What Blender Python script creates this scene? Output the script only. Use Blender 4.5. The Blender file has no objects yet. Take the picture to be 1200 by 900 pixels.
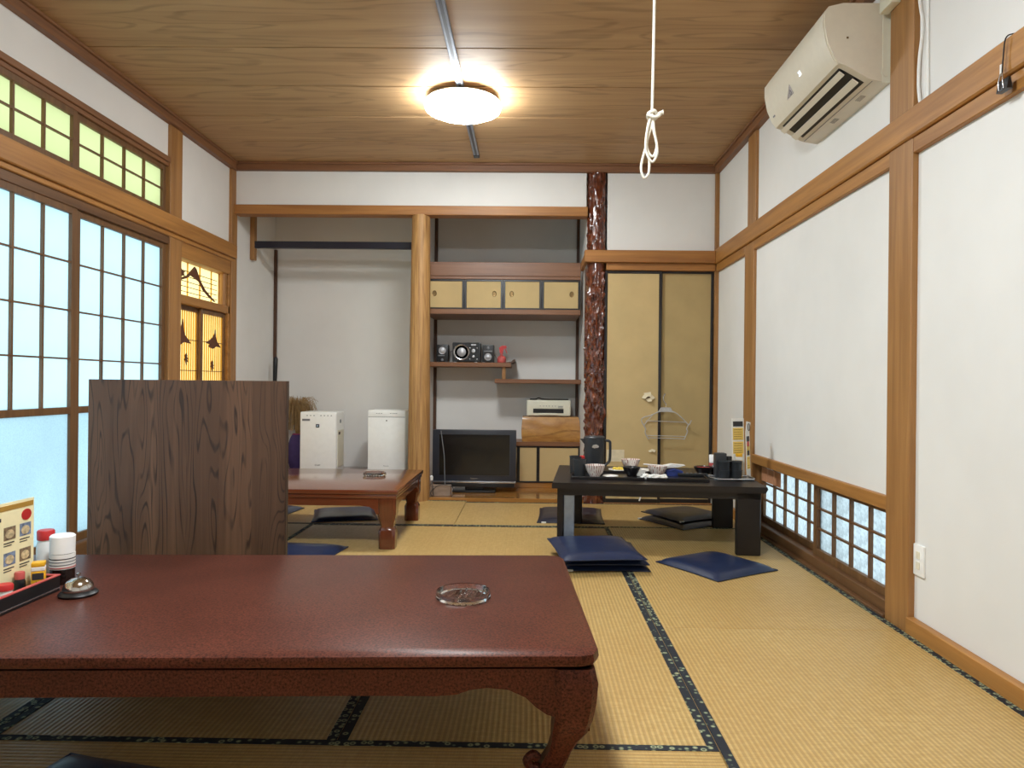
import bpy, bmesh, math, random
from mathutils import Vector, Matrix, noise
random.seed(7)
PI = math.pi
SC = bpy.context.scene
COL = SC.collection

# ------------------------------------------------------------------ camera
FPX, YAW, ROLL = 832.0, 0.0123, 0.0101
cam_d = bpy.data.cameras.new('camera')
cam_d.sensor_width = 36.0
cam_d.lens = FPX / 1200.0 * 36.0
cam_d.shift_x = -11.0 / 1200.0
cam_d.clip_start = 0.02
cam = bpy.data.objects.new('camera', cam_d)
COL.objects.link(cam)
cam.matrix_world = Matrix.Translation((0, 0, 0.95)) @ Matrix.Rotation(YAW, 4, 'Z') @ Matrix.Rotation(PI / 2, 4, 'X') @ Matrix.Rotation(ROLL, 4, 'Z')
SC.camera = cam
# ------------------------------------------------------------------ sky, exposure
SKY_STRENGTH = 2.3
LAMP_STRENGTH = 120.0
EXPOSURE = 0.17
w = bpy.data.worlds.new('sky'); SC.world = w; w.use_nodes = True
bg = w.node_tree.nodes['Background']
bg.inputs[0].default_value = (0.84, 0.95, 1.0, 1); bg.inputs[1].default_value = SKY_STRENGTH
SC.view_settings.view_transform = 'Standard'; SC.view_settings.look = 'None'
SC.view_settings.exposure = EXPOSURE; SC.view_settings.gamma = 1.0; SC.view_settings.use_curve_mapping = False
SC.cycles.diffuse_bounces = 6; SC.cycles.max_bounces = 14

# ------------------------------------------------------------------ materials
def lin(r, g, b):
    f = lambda c: (c / 12.92 if c <= 0.04045 else ((c + 0.055) / 1.055) ** 2.4)
    return (f(r / 255), f(g / 255), f(b / 255), 1)

class NT:
    def __init__(s, name):
        s.m = bpy.data.materials.new(name); s.m.use_nodes = True
        s.t = s.m.node_tree; s.b = s.t.nodes['Principled BSDF']; s.o = s.t.nodes['Material Output']
    def n(s, typ, **kw):
        x = s.t.nodes.new(typ)
        for k, v in kw.items(): setattr(x, k, v)
        return x
    def l(s, a, b): s.t.links.new(a, b)
    def math(s, op, a, b=None):
        x = s.n('ShaderNodeMath', operation=op)
        for i, v in enumerate((a, b)):
            if v is None: continue
            if isinstance(v, (int, float)): x.inputs[i].default_value = v
            else: s.l(v, x.inputs[i])
        return x.outputs[0]
    def coords(s, scale=(1, 1, 1), rnd=True):
        tc = s.n('ShaderNodeTexCoord'); mp = s.n('ShaderNodeMapping'); mp.inputs['Scale'].default_value = scale
        src = tc.outputs['Object']
        if rnd:
            oi = s.n('ShaderNodeObjectInfo'); ml = s.math('MULTIPLY', oi.outputs['Random'], 7.3)
            cb = s.n('ShaderNodeCombineXYZ')
            for i in range(3): s.l(ml, cb.inputs[i])
            ad = s.n('ShaderNodeVectorMath', operation='ADD'); s.l(src, ad.inputs[0]); s.l(cb.outputs[0], ad.inputs[1]); src = ad.outputs[0]
        s.l(src, mp.inputs['Vector']); return mp.outputs[0]
    def noise(s, vec, scale, detail=4, rough=0.5, dist=0.0):
        x = s.n('ShaderNodeTexNoise'); s.l(vec, x.inputs['Vector'])
        x.inputs['Scale'].default_value = scale; x.inputs['Detail'].default_value = detail
        x.inputs['Roughness'].default_value = rough; x.inputs['Distortion'].default_value = dist
        return x.outputs['Fac']
    def ramp(s, fac, stops):
        x = s.n('ShaderNodeValToRGB'); e = x.color_ramp.elements
        while len(e) < len(stops): e.new(0.5)
        for i, (p, c) in enumerate(stops): e[i].position = p; e[i].color = c
        s.l(fac, x.inputs[0]); return x.outputs[0]
    def mix(s, fac, a, b, mode='MIX'):
        x = s.n('ShaderNodeMix', data_type='RGBA', blend_type=mode)
        for sock, v in ((x.inputs[0], fac), (x.inputs[6], a), (x.inputs[7], b)):
            if isinstance(v, (int, float, tuple)): sock.default_value = v
            else: s.l(v, sock)
        return x.outputs[2]
    def bump(s, h, strength, dist=0.01):
        x = s.n('ShaderNodeBump'); x.inputs['Strength'].default_value = strength; x.inputs['Distance'].default_value = dist
        s.l(h, x.inputs['Height']); s.l(x.outputs[0], s.b.inputs['Normal'])
    def set(s, col=None, rough=None, metal=None, coat=None, spec=None, trans=None, ior=None):
        for k, v in (('Base Color', col), ('Roughness', rough), ('Metallic', metal), ('Coat Weight', coat), ('Specular IOR Level', spec), ('Transmission Weight', trans), ('IOR', ior)):
            if v is None: continue
            if isinstance(v, (int, float, tuple)): s.b.inputs[k].default_value = v
            else: s.l(v, s.b.inputs[k])
        return s

def plain(name, rgb, rough=0.5, metal=0.0, coat=0.0, var=0.08, nscale=30, bump=0.0):
    t = NT(name); c = lin(*rgb); v = t.coords()
    f = t.noise(v, nscale, 3)
    d = tuple(x * (1 - var) for x in c[:3]) + (1,); u = tuple(min(1, x * (1 + var)) for x in c[:3]) + (1,)
    t.set(t.ramp(f, [(0.3, d), (0.7, u)]), rough, metal, coat)
    if bump: t.bump(f, bump, 0.004)
    return t.m

def plaster(name, rgb):
    t = NT(name); c = lin(*rgb); v = t.coords(rnd=False)
    big = t.noise(v, 1.1, 4, 0.6); fine = t.noise(v, 160, 3)
    d = tuple(x * 0.93 for x in c[:3]) + (1,)
    t.set(t.ramp(big, [(0.35, d), (0.62, c)]), 0.85, spec=0.2); t.bump(fine, 0.12, 0.002)
    return t.m

def wood(name, dark, light, axis='Z', across=26.0, along=1.3, rough=0.5, coat=0.0, bump=0.12, cathedral=0.0, clines=26.0, line=None, planks=0.0, cscale=(2.6, 0.42)):
    t = NT(name)
    i = 'XYZ'.index(axis); sc = [across] * 3; sc[i] = along
    v = t.coords(tuple(sc))
    f = t.noise(v, 1.0, 6, 0.6, 0.5)
    col = t.ramp(f, [(0.28, lin(*dark)), (0.72, lin(*light))])
    h = f
    if cathedral:
        sc2 = [cscale[0]] * 3; sc2[i] = cscale[1]
        v2 = t.coords(tuple(sc2))
        if planks:
            tc = t.n('ShaderNodeTexCoord'); sp = t.n('ShaderNodeSeparateXYZ'); t.l(tc.outputs['Object'], sp.inputs[0])
            k0 = t.math('FLOOR', t.math('DIVIDE', sp.outputs[0], planks))
            cb = t.n('ShaderNodeCombineXYZ'); t.l(t.math('MULTIPLY', k0, 5.37), cb.inputs[1]); t.l(t.math('MULTIPLY', k0, 1.71), cb.inputs[2])
            ad = t.n('ShaderNodeVectorMath', operation='ADD'); t.l(v2, ad.inputs[0]); t.l(cb.outputs[0], ad.inputs[1]); v2 = ad.outputs[0]
            wn = t.n('ShaderNodeTexWhiteNoise', noise_dimensions='1D'); t.l(k0, wn.inputs['W'])
            col = t.mix(t.math('MULTIPLY', wn.outputs['Value'], 0.45), col, lin(*[c * 0.72 for c in dark]))
        g = t.noise(v2, 1.6, 2, 0.45, 0.3)
        s = t.math('SINE', t.math('MULTIPLY', g, clines * 6.283))
        k = t.ramp(s, [(0.55, (0, 0, 0, 1)), (0.98, (1, 1, 1, 1))])
        k2 = t.math('MULTIPLY', k, t.ramp(t.noise(t.coords(tuple(sc)), 3.0, 3), [(0.35, (0.2, 0.2, 0.2, 1)), (0.6, (1, 1, 1, 1))]))
        k3 = t.math('MULTIPLY', k2, cathedral)
        ln = lin(*(line or tuple(c * 0.55 for c in dark)))
        col = t.mix(k3, col, ln)
    t.set(col, rough, coat=coat); t.b.inputs['Coat Roughness'].default_value = 0.12
    t.bump(h, bump, 0.002)
    return t.m

def tatami_mat():
    t = NT('tatami rush'); tc = t.n('ShaderNodeTexCoord'); sep = t.n('ShaderNodeSeparateXYZ'); t.l(tc.outputs['Object'], sep.inputs[0])
    x = sep.outputs[0]; y = sep.outputs[1]
    rib = t.math('SINE', t.math('MULTIPLY', x, 2 * PI / 0.0155))
    v = t.coords((1.5, 420, 1)); rush = t.noise(v, 1.0, 3, 0.6)
    v2 = t.coords((26, 60, 1)); spk = t.noise(v2, 1.0, 4, 0.65)
    v3 = t.coords((1.5, 1.2, 1)); big = t.noise(v3, 1.0, 3)
    c = t.ramp(rush, [(0.25, lin(176, 143, 84)), (0.75, lin(210, 178, 115))])
    c = t.mix(t.ramp(spk, [(0.42, (0, 0, 0, 1)), (0.7, (0.6, 0.6, 0.6, 1))]), c, lin(222, 194, 134))
    c = t.mix(t.ramp(big, [(0.35, (0, 0, 0, 1)), (0.7, (0.45, 0.45, 0.45, 1))]), c, lin(182, 144, 84))
    c = t.mix(t.ramp(rib, [(0.0, (0.42, 0.42, 0.42, 1)), (0.35, (0, 0, 0, 1))]), c, lin(140, 106, 56))
    t.set(c, 0.42, spec=0.45)
    hh = t.math('ADD', t.math('MULTIPLY', rib, 1.0), t.math('MULTIPLY', rush, 0.7))
    t.bump(hh, 0.35, 0.0012)
    return t.m

def heri_mat():
    t = NT('border cloth'); v = t.coords((1, 1, 1))
    vo = t.n('ShaderNodeTexVoronoi', feature='F1'); t.l(v, vo.inputs['Vector']); vo.inputs['Scale'].default_value = 46
    vo.inputs['Randomness'].default_value = 0.55
    d = vo.outputs['Distance']
    g = lin(176, 178, 138); k = lin(18, 24, 34); g2 = lin(104, 116, 92)
    c = t.ramp(d, [(0.0, g2), (0.16, k), (0.24, g), (0.37, g2), (0.44, k)])
    t.set(c, 0.7); t.bump(t.noise(v, 900, 2), 0.2, 0.001)
    return t.m

def translucent(name, rgb, gloss=0.08, rough=0.25, tex=0.0, texscale=150):
    t = NT(name); tr = t.n('ShaderNodeBsdfTranslucent'); gl = t.n('ShaderNodeBsdfGlossy'); mx = t.n('ShaderNodeMixShader')
    c = lin(*rgb); v = t.coords(rnd=False)
    f = t.noise(v, 3.0, 3); d = tuple(x * 0.92 for x in c[:3]) + (1,)
    col = t.ramp(f, [(0.3, d), (0.7, c)])
    if tex:
        f2 = t.noise(v, texscale, 2); col = t.mix(t.ramp(f2, [(0.4, (0, 0, 0, 1)), (0.65, (tex, tex, tex, 1))]), col, tuple(x * 0.6 for x in c[:3]) + (1,))
        bp = t.n('ShaderNodeBump'); bp.inputs['Strength'].default_value = 0.5; bp.inputs['Distance'].default_value = 0.003
        t.l(f2, bp.inputs['Height']); t.l(bp.outputs[0], gl.inputs['Normal'])
    t.l(col, tr.inputs[0]); gl.inputs['Roughness'].default_value = rough
    mx.inputs[0].default_value = gloss; t.l(tr.outputs[0], mx.inputs[1]); t.l(gl.outputs[0], mx.inputs[2]); t.l(mx.outputs[0], t.o.inputs[0])
    return t.m

def emit(name, rgb, strength):
    t = NT(name); e = t.n('ShaderNodeEmission'); e.inputs[0].default_value = rgb; e.inputs[1].default_value = strength
    t.l(e.outputs[0], t.o.inputs[0]); return t.m

def lacquer(name, base, speck, rough=0.25):
    t = NT(name); v = t.coords()
    f = t.noise(v, 170, 3, 0.65); g = t.noise(v, 5, 3)
    c = t.ramp(f, [(0.34, lin(*speck)), (0.5, lin(*base)), (0.7, lin(*[min(255, x * 1.25) for x in base]))])
    c = t.mix(t.ramp(g, [(0.35, (0, 0, 0, 1)), (0.75, (0.3, 0.3, 0.3, 1))]), c, lin(*speck))
    t.set(c, rough, coat=0.04, spec=0.14); t.b.inputs['Coat Roughness'].default_value = 0.2
    t.bump(f, 0.05, 0.001); return t.m

def stripes_mat(name, base, line, period, duty=0.4, rough=0.35):
    """thin vertical strokes running round a bowl"""
    t = NT(name); tc = t.n('ShaderNodeTexCoord'); sep = t.n('ShaderNodeSeparateXYZ'); t.l(tc.outputs['Object'], sep.inputs[0])
    a = t.math('ARCTAN2', sep.outputs[1], sep.outputs[0])
    s = t.math('SINE', t.math('MULTIPLY', a, period))
    n = t.noise(t.coords((60, 60, 25)), 1.0, 2)
    k = t.math('MULTIPLY', t.ramp(s, [(duty, (0, 0, 0, 1)), (duty + 0.2, (1, 1, 1, 1))]), t.ramp(n, [(0.42, (0, 0, 0, 1)), (0.5, (1, 1, 1, 1))]))
    t.set(t.mix(k, lin(*base), lin(*line)), rough); return t.m

M = {}
M['plaster'] = plaster('white plaster', (232, 230, 226))
M['trim'] = wood('honey timber along depth', (142, 94, 44), (184, 130, 66), 'Y')
M['trimx'] = wood('honey timber along width', (138, 88, 42), (178, 122, 62), 'X')
M['trimz'] = wood('honey timber upright', (136, 93, 49), (174, 126, 73), 'Z')
M['sashz'] = wood('brown sash upright', (92, 62, 36), (124, 88, 52), 'Z')
M['sashy'] = wood('brown sash along depth', (88, 58, 34), (120, 84, 50), 'Y')
M['mould'] = wood('ceiling moulding timber', (112, 74, 48), (142, 98, 62), 'Y')
M['mouldx'] = wood('ceiling moulding timber across', (108, 70, 46), (138, 94, 60), 'X')
M['ceil'] = wood('ceiling veneer', (166, 130, 90), (190, 154, 110), 'X', across=14, along=0.8, rough=0.6, bump=0.03, cathedral=0.42, clines=9, line=(112, 82, 54))
M['dark'] = plain('dark gap', (30, 22, 16), 0.9)
M['panelw'] = wood('smoked pine veneer', (74, 49, 34), (114, 82, 60), 'Z', across=16, along=0.7, rough=0.45, bump=0.12, cathedral=0.85, clines=19, line=(42, 26, 18), planks=0.134, cscale=(5.5, 0.62))
M['paneledge'] = wood('panel edge band', (52, 36, 28), (70, 50, 38), 'Z', rough=0.5)
M['tatami'] = tatami_mat(); M['heri'] = heri_mat()
M['lacq'] = lacquer('speckled red brown lacquer', (88, 47, 36), (44, 21, 16), 0.36)
M['redwood'] = wood('polished rosewood', (92, 44, 24), (122, 62, 36), 'X', across=18, along=0.9, rough=0.18, coat=0.7, bump=0.03)
M['redwoodz'] = wood('polished rosewood upright', (84, 40, 22), (112, 56, 32), 'Z', across=18, along=0.9, rough=0.2, coat=0.6, bump=0.03)
M['blackwood'] = wood('black brown laminate', (17, 13, 13), (28, 21, 21), 'X', across=20, along=0.8, rough=0.36, coat=0.05, bump=0.02)
M['palegrey'] = plain('pale grey face', (150, 160, 172), 0.3, 0.6)
M['navy'] = plain('navy vinyl', (26, 39, 70), 0.38, 0, 0.1, 0.12, 18, 0.08)
M['navyb'] = plain('faded black navy vinyl', (34, 36, 50), 0.4, 0, 0.1, 0.12, 18, 0.08)
M['tagw'] = plain('white cloth tag', (220, 220, 214), 0.7)
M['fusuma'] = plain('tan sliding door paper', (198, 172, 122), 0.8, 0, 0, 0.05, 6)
M['fusuma_shade'] = plain('shade darkened door paper', (176, 152, 104), 0.8, 0, 0, 0.05, 6)  # same door paper, darkened for the shade on the rear door
M['blackl'] = plain('black lacquer frame', (24, 22, 26), 0.3, 0, 0.3)
M['navybar'] = plain('navy black lacquer', (24, 22, 38), 0.35, 0, 0.2)
M['shelf'] = wood('alcove shelf timber', (112, 72, 46), (142, 98, 66), 'X', rough=0.4)
M['shelfl'] = wood('alcove floor board', (142, 94, 42), (182, 126, 62), 'X', across=14, along=0.8, rough=0.15, coat=0.5, bump=0.02)
M['plum'] = plain('dark stained corner post', (84, 54, 36), 0.5)
M['white'] = plain('white plastic', (246, 246, 243), 0.4, 0, 0, 0.02)
M['cream'] = plain('cream plastic', (224, 220, 200), 0.4, 0, 0, 0.02)
M['acw'] = plain('warm white plastic', (222, 214, 196), 0.38, 0, 0, 0.02)
M['greyp'] = plain('grey plastic', (120, 122, 126), 0.5)
M['black'] = plain('black plastic', (22, 22, 24), 0.4)
M['blackg'] = plain('glossy black screen', (14, 13, 14), 0.22, 0, 0.2, 0.02)
M['charcoal'] = plain('charcoal plastic', (52, 54, 58), 0.42)
M['tvframe'] = plain('dark grey television frame', (44, 46, 54), 0.35)
M['silver'] = plain('brushed silver', (196, 198, 202), 0.25, 0.9)
M['steel'] = plain('polished steel', (205, 205, 205), 0.12, 1.0)
M['gold'] = plain('aged brass', (120, 96, 60), 0.35, 0.7)
M['red'] = plain('red plastic', (186, 40, 40), 0.4)
M['redt'] = plain('pinkish red plastic', (190, 84, 80), 0.35)
M['yellow'] = plain('yellow label', (226, 170, 34), 0.45)
M['blue'] = plain('blue cloth', (40, 58, 128), 0.7)
M['purple'] = plain('purple cloth', (74, 58, 112), 0.75)
M['hang'] = plain('pale grey hanger plastic', (176, 174, 172), 0.45)
M['flap'] = plain('torn cream paper', (222, 208, 176), 0.8)
M['greybrown'] = plain('matt grey brown', (146, 126, 110), 0.8)
M['cone'] = plain('matt silver cone', (190, 192, 196), 0.5, 0.6)
M['dishc'] = plain('blue grey photograph print', (112, 126, 150), 0.6, 0, 0, 0.5, 90)
M['straw'] = plain('dried straw', (158, 128, 84), 0.8, 0, 0, 0.25, 40)
M['paper'] = plain('white paper', (232, 230, 224), 0.7, 0, 0, 0.02)
M['menucream'] = plain('cream menu paper', (238, 226, 180), 0.6, 0, 0, 0.04)
M['menuyel'] = plain('yellow menu print', (240, 206, 110), 0.6, 0, 0, 0.06)
M['menubrown'] = plain('ochre print', (170, 128, 50), 0.6)
M['ink'] = plain('dark print', (50, 46, 48), 0.6)
M['dish'] = plain('food photograph print', (120, 100, 76), 0.6, 0, 0, 0.6, 90)
M['dishb'] = plain('bowl photograph print', (196, 176, 136), 0.6, 0, 0, 0.4, 90)
M['soy'] = plain('dark soy glass', (28, 16, 14), 0.12, 0, 0.4)
M['bowl'] = stripes_mat('white bowl with red brown strokes', (228, 218, 210), (150, 70, 60), 24)
M['porcelain'] = plain('white porcelain', (232, 230, 226), 0.2, 0, 0.3, 0.02)
M['pickle'] = plain('yellow pickle', (226, 196, 70), 0.5)
M['rope'] = plain('white twisted cord', (226, 220, 206), 0.8, 0, 0, 0.12, 300)
M['naguri'] = wood('adzed pale log', (126, 86, 44), (196, 150, 92), 'Z', across=75, along=3.0, rough=0.55, bump=0.4)
M['burl'] = wood('golden burl timber', (150, 98, 44), (198, 146, 76), 'X', across=16, along=6, rough=0.35, coat=0.2, cathedral=0.6, clines=8, line=(104, 62, 26))
M['bark'] = plain('dark bark edge', (96, 62, 34), 0.7, 0, 0, 0.3, 20, 0.3)
M['shoji'] = translucent('frosted pale blue pane', (214, 236, 244))
M['lowglass'] = translucent('stippled pale blue pane', (204, 222, 228), 0.1, 0.2, 0.28, 170)
M['tintglass'] = translucent('patterned pane with outdoor tint', (218, 222, 188), 0.06)  # green tint of the outdoor view is put into the pane colour
M['wideglass'] = translucent('rippled window pane', (220, 228, 231), 0.1, 0.15, 0.6, 55)
M['amber'] = translucent('cream backing sheet', (252, 238, 196), 0.02)
M['bamboo'] = translucent('split bamboo', (244, 212, 130), 0.04, 0.4)
M['carve'] = plain('carved brown silhouette', (96, 56, 32), 0.6)
M['cards'] = plain('brown board', (196, 140, 104), 0.7)
M['lampglow'] = emit('lit lamp diffuser', (0.91, 0.985, 1.03, 1), LAMP_STRENGTH)
M['lampglowfar'] = emit('lit lamp diffuser, dimmer', (0.93, 0.985, 1.0, 1), LAMP_STRENGTH * 0.62)
M['lampbase'] = plain('white lamp base', (232, 228, 218), 0.5)
M['rail'] = plain('grey lighting rail', (120, 126, 140), 0.35, 0.6)
M['railin'] = plain('rail slot', (40, 42, 50), 0.5)
M['led'] = emit('lit display', (0.8, 0.9, 1.0, 1), 2.0)
M['ext'] = plain('outside paving', (150, 146, 138), 0.9)
def glassmat():
    t = NT('clear glass'); t.set((0.97, 0.98, 0.98, 1), 0.03, trans=1.0, ior=1.45); return t.m
M['glass'] = glassmat()
def barkpole():
    t = NT('knotted red brown lacquered trunk'); v = t.coords((1, 1, 0.6), rnd=False)
    f = t.noise(v, 30, 5, 0.6, 0.4)
    t.set(t.ramp(f, [(0.3, lin(48, 20, 14)), (0.55, lin(98, 46, 26)), (0.8, lin(146, 80, 44))]), 0.22, coat=0.6)
    t.b.inputs['Coat Roughness'].default_value = 0.1
    t.bump(f, 0.5, 0.006); return t.m
M['trunk'] = barkpole()

# ------------------------------------------------------------------ builders
def link(o, parent=None):
    COL.objects.link(o)
    if parent is not None: o.parent = parent
    return o
def obj(name, bm, mat, parent=None, smooth=False, loc=None, rot=None):
    me = bpy.data.meshes.new(name)
    bmesh.ops.recalc_face_normals(bm, faces=bm.faces[:])
    bm.to_mesh(me); bm.free()
    me.materials.append(M[mat])
    if smooth:
        for p in me.polygons: p.use_smooth = True
        try: me.set_sharp_from_angle(angle=math.radians(40))
        except Exception: pass
    o = bpy.data.objects.new(name, me); link(o, parent)
    if loc: o.location = loc
    if rot: o.rotation_euler = rot
    return o
def add_box(bm, x0, x1, y0, y1, z0, z1, bev=0.0, seg=1):
    if x0 > x1: x0, x1 = x1, x0
    if y0 > y1: y0, y1 = y1, y0
    if z0 > z1: z0, z1 = z1, z0
    t = bmesh.new()
    bmesh.ops.create_cube(t, size=1.0)
    for v in t.verts:
        v.co = Vector(((x0 + x1) / 2 + v.co.x * (x1 - x0), (y0 + y1) / 2 + v.co.y * (y1 - y0), (z0 + z1) / 2 + v.co.z * (z1 - z0)))
    if bev > 0:
        b = min(bev, 0.45 * min(x1 - x0, y1 - y0, z1 - z0))
        bmesh.ops.bevel(t, geom=t.edges[:], offset=b, segments=seg, profile=0.6, affect='EDGES')
    add_bm(bm, t)
def add_bm(bm, t, mtx=None):
    if mtx is not None: bmesh.ops.transform(t, matrix=mtx, verts=t.verts[:])
    mp = {v: bm.verts.new(v.co) for v in t.verts}
    for f in t.faces:
        try: bm.faces.new([mp[v] for v in f.verts])
        except ValueError: pass
    t.free()
def box(name, x0, x1, y0, y1, z0, z1, mat, parent=None, bev=0.003, seg=1, loc=None, rot=None):
    bm = bmesh.new(); add_box(bm, x0, x1, y0, y1, z0, z1, bev, seg)
    return obj(name, bm, mat, parent, seg > 1, loc, rot)
def boxes(name, lst, mat, parent=None, bev=0.0):
    bm = bmesh.new()
    for b in lst: add_box(bm, *b, bev)
    return obj(name, bm, mat, parent)
def add_lathe(bm, prof, seg=24, cx=0, cy=0, sx=1.0, sy=1.0):
    rings = []
    for r, z in prof:
        if r < 1e-5: rings.append([bm.verts.new((cx, cy, z))])
        else: rings.append([bm.verts.new((cx + sx * r * math.cos(2 * PI * k / seg), cy + sy * r * math.sin(2 * PI * k / seg), z)) for k in range(seg)])
    for a, b in zip(rings, rings[1:]):
        for k in range(seg):
            k2 = (k + 1) % seg
            if len(a) == 1 and len(b) == 1: continue
            if len(a) == 1: bm.faces.new((a[0], b[k], b[k2]))
            elif len(b) == 1: bm.faces.new((a[k], a[k2], b[0]))
            else: bm.faces.new((a[k], a[k2], b[k2], b[k]))
    for r in (rings[0], rings[-1]):
        if len(r) > 1:
            try: bm.faces.new(r)
            except ValueError: pass
def lathe(name, prof, mat, parent=None, seg=24, loc=None, sx=1.0, sy=1.0, rot=None):
    bm = bmesh.new(); add_lathe(bm, prof, seg, 0, 0, sx, sy)
    return obj(name, bm, mat, parent, True, loc, rot)
def add_tube(bm, pts, r, seg=8, closed=False):
    pts = [Vector(p) for p in pts]; n = len(pts); rings = []; up = None
    for i, p in enumerate(pts):
        a = pts[(i - 1) % n] if (closed or i > 0) else p
        b = pts[(i + 1) % n] if (closed or i < n - 1) else p
        d = (b - a).normalized()
        if up is None: up = Vector((0, 0, 1)) if abs(d.z) < 0.9 else Vector((1, 0, 0))
        s = d.cross(up).normalized(); up = s.cross(d).normalized()
        rr = r[i] if isinstance(r, (list, tuple)) else r
        rings.append([bm.verts.new(p + rr * (math.cos(2 * PI * k / seg) * s + math.sin(2 * PI * k / seg) * up)) for k in range(seg)])
    m = n if closed else n - 1
    for i in range(m):
        a, b = rings[i], rings[(i + 1) % n]
        for k in range(seg): bm.faces.new((a[k], a[(k + 1) % seg], b[(k + 1) % seg], b[k]))
    if not closed:
        bm.faces.new(rings[0]); bm.faces.new(rings[-1])
def tube(name, pts, r, mat, parent=None, seg=8, closed=False, loc=None):
    bm = bmesh.new(); add_tube(bm, pts, r, seg, closed); return obj(name, bm, mat, parent, True, loc)
def curve(ctrl, n=10):
    """Catmull-Rom through the control points"""
    c = [Vector(p) for p in ctrl]; out = []
    for i in range(len(c) - 1):
        p0, p1, p2, p3 = c[max(i - 1, 0)], c[i], c[i + 1], c[min(i + 2, len(c) - 1)]
        for k in range(n):
            t = k / n
            out.append(0.5 * ((2 * p1) + (p2 - p0) * t + (2 * p0 - 5 * p1 + 4 * p2 - p3) * t * t + (3 * p1 - p0 - 3 * p2 + p3) * t ** 3))
    out.append(c[-1]); return out
def add_prism(bm, outline, depth, mtx=None):
    """polygon in local XY pushed along +Z by depth"""
    t = bmesh.new()
    lo = [t.verts.new((x, y, 0)) for x, y in outline]; hi = [t.verts.new((x, y, depth)) for x, y in outline]
    n = len(lo)
    t.faces.new(lo[::-1]); t.faces.new(hi)
    for i in range(n): t.faces.new((lo[i], lo[(i + 1) % n], hi[(i + 1) % n], hi[i]))
    add_bm(bm, t, mtx)
FRONT = Matrix(((1, 0, 0, 0), (0, 0, 1, 0), (0, 1, 0, 0), (0, 0, 0, 1)))     # local (x, y) -> world (x, z), depth along +Y
SIDE = Matrix(((0, 0, 1, 0), (1, 0, 0, 0), (0, 1, 0, 0), (0, 0, 0, 1)))      # local (x, y) -> world (y, z), depth along +X
def prism(name, outline, depth, mat, parent=None, mtx=None, smooth=False, loc=None, rot=None):
    bm = bmesh.new(); add_prism(bm, outline, depth, mtx); return obj(name, bm, mat, parent, smooth, loc, rot)
def text(name, s, size, mat, parent, loc, rot, depth=0.0004):
    cu = bpy.data.curves.new(name, 'FONT'); cu.body = s; cu.size = size; cu.align_x = 'CENTER'; cu.align_y = 'CENTER'; cu.extrude = depth
    o = bpy.data.objects.new(name, cu); COL.objects.link(o)
    bpy.context.view_layer.update()
    me = bpy.data.meshes.new_from_object(o.evaluated_get(bpy.context.evaluated_depsgraph_get()))
    bpy.data.objects.remove(o)
    me.materials.clear(); me.materials.append(M[mat])
    q = bpy.data.objects.new(name, me); link(q, parent); q.location = loc; q.rotation_euler = rot
    return q
def tag(o, label, cat, group=None):
    o['label'] = label; o['category'] = cat
    if group: o['group'] = group
    return o
def thing(name, label, cat, loc=(0, 0, 0), rz=0.0, group=None):
    o = bpy.data.objects.new(name, None); o.empty_display_size = 0.05; link(o); o.location = loc; o.rotation_euler = (0, 0, rz)
    return tag(o, label, cat, group)
def struct(o, label, cat='structure'):
    o['kind'] = 'structure'; o['label'] = label; o['category'] = cat; return o
def sroot(name, label, cat, loc=(0, 0, 0)):
    o = bpy.data.objects.new(name, None); o.empty_display_size = 0.05; link(o); o.location = loc
    return struct(o, label, cat)
def copy_part(o, parent):
    c = o.copy(); COL.objects.link(c); c.parent = parent; return c

# ------------------------------------------------------------------ room shell
XL, XR, YB, YF, ZC = -2.42, 1.50, 5.72, -1.10, 2.715      # plaster faces, back wall, front wall, ceiling
YA = 6.68                                                   # alcove back wall
# floor: slab and tatami mats
fl = struct(box('floor', XL - 0.1, XR + 0.1, YF - 0.1, YB + 0.02, -0.14, -0.055, 'dark', None, 0), 'straw coloured tatami mat floor with dark patterned borders', 'floor')
def mat_obj(x0, x1, y0, y1, along, edges):
    wd = (x1 - x0) if along == 'Y' else (y1 - y0); ln = (y1 - y0) if along == 'Y' else (x1 - x0)
    g = 0.0012
    o = box('tatami_mat', -wd / 2 + g, wd / 2 - g, -ln / 2 + g, ln / 2 - g, -0.055, 0.0, 'tatami', fl, 0.002)
    o.location = ((x0 + x1) / 2, (y0 + y1) / 2, 0); o.rotation_euler = (0, 0, 0 if along == 'Y' else PI / 2)
    for s in edges:                                        # -1 / +1: which long side carries the cloth border
        box('border', s * (wd / 2 - g) - (0.0 if s < 0 else 0.027), s * (wd / 2 - g) + (0.027 if s < 0 else 0.0), -ln / 2 + g, ln / 2 - g, 0.0, 0.0016, 'heri', o, 0)
c0, c1, c2, c3, c4 = -2.375, -1.435, -0.503, 0.503, 1.466
for a in [
    (c2, c3, 1.878, 3.79, 'Y', (-1, 1)), (c1, c2, 1.878, 3.79, 'Y', (-1, 1)), (c0, c1, 1.878, 3.79, 'Y', (-1, 1)),
    (c3, c4, 0.88, 2.795, 'Y', (-1, 1)), (c3, c4, 2.795, 4.735, 'Y', (-1, 1)), (c3, c4, -1.03, 0.88, 'Y', (-1, 1)),
    (c1, c3, 3.79, 4.735, 'X', (-1, 1)), (c0, c1, 3.79, 4.735, 'Y', (-1, 1)),
    (c0, c2, 4.735, 5.745, 'X', (-1, 1)), (c2, c4, 4.735, 5.69, 'X', (-1, 1)),
    (c1, c3, 0.92, 1.878, 'X', (-1, 1)), (c0, c1, -0.04, 1.878, 'Y', (-1, 1)), (c1, c3, -0.04, 0.92, 'X', (-1, 1)),
    (c0, c3, -1.03, -0.04, 'X', (-1, 1))]:
    mat_obj(*a)
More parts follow.
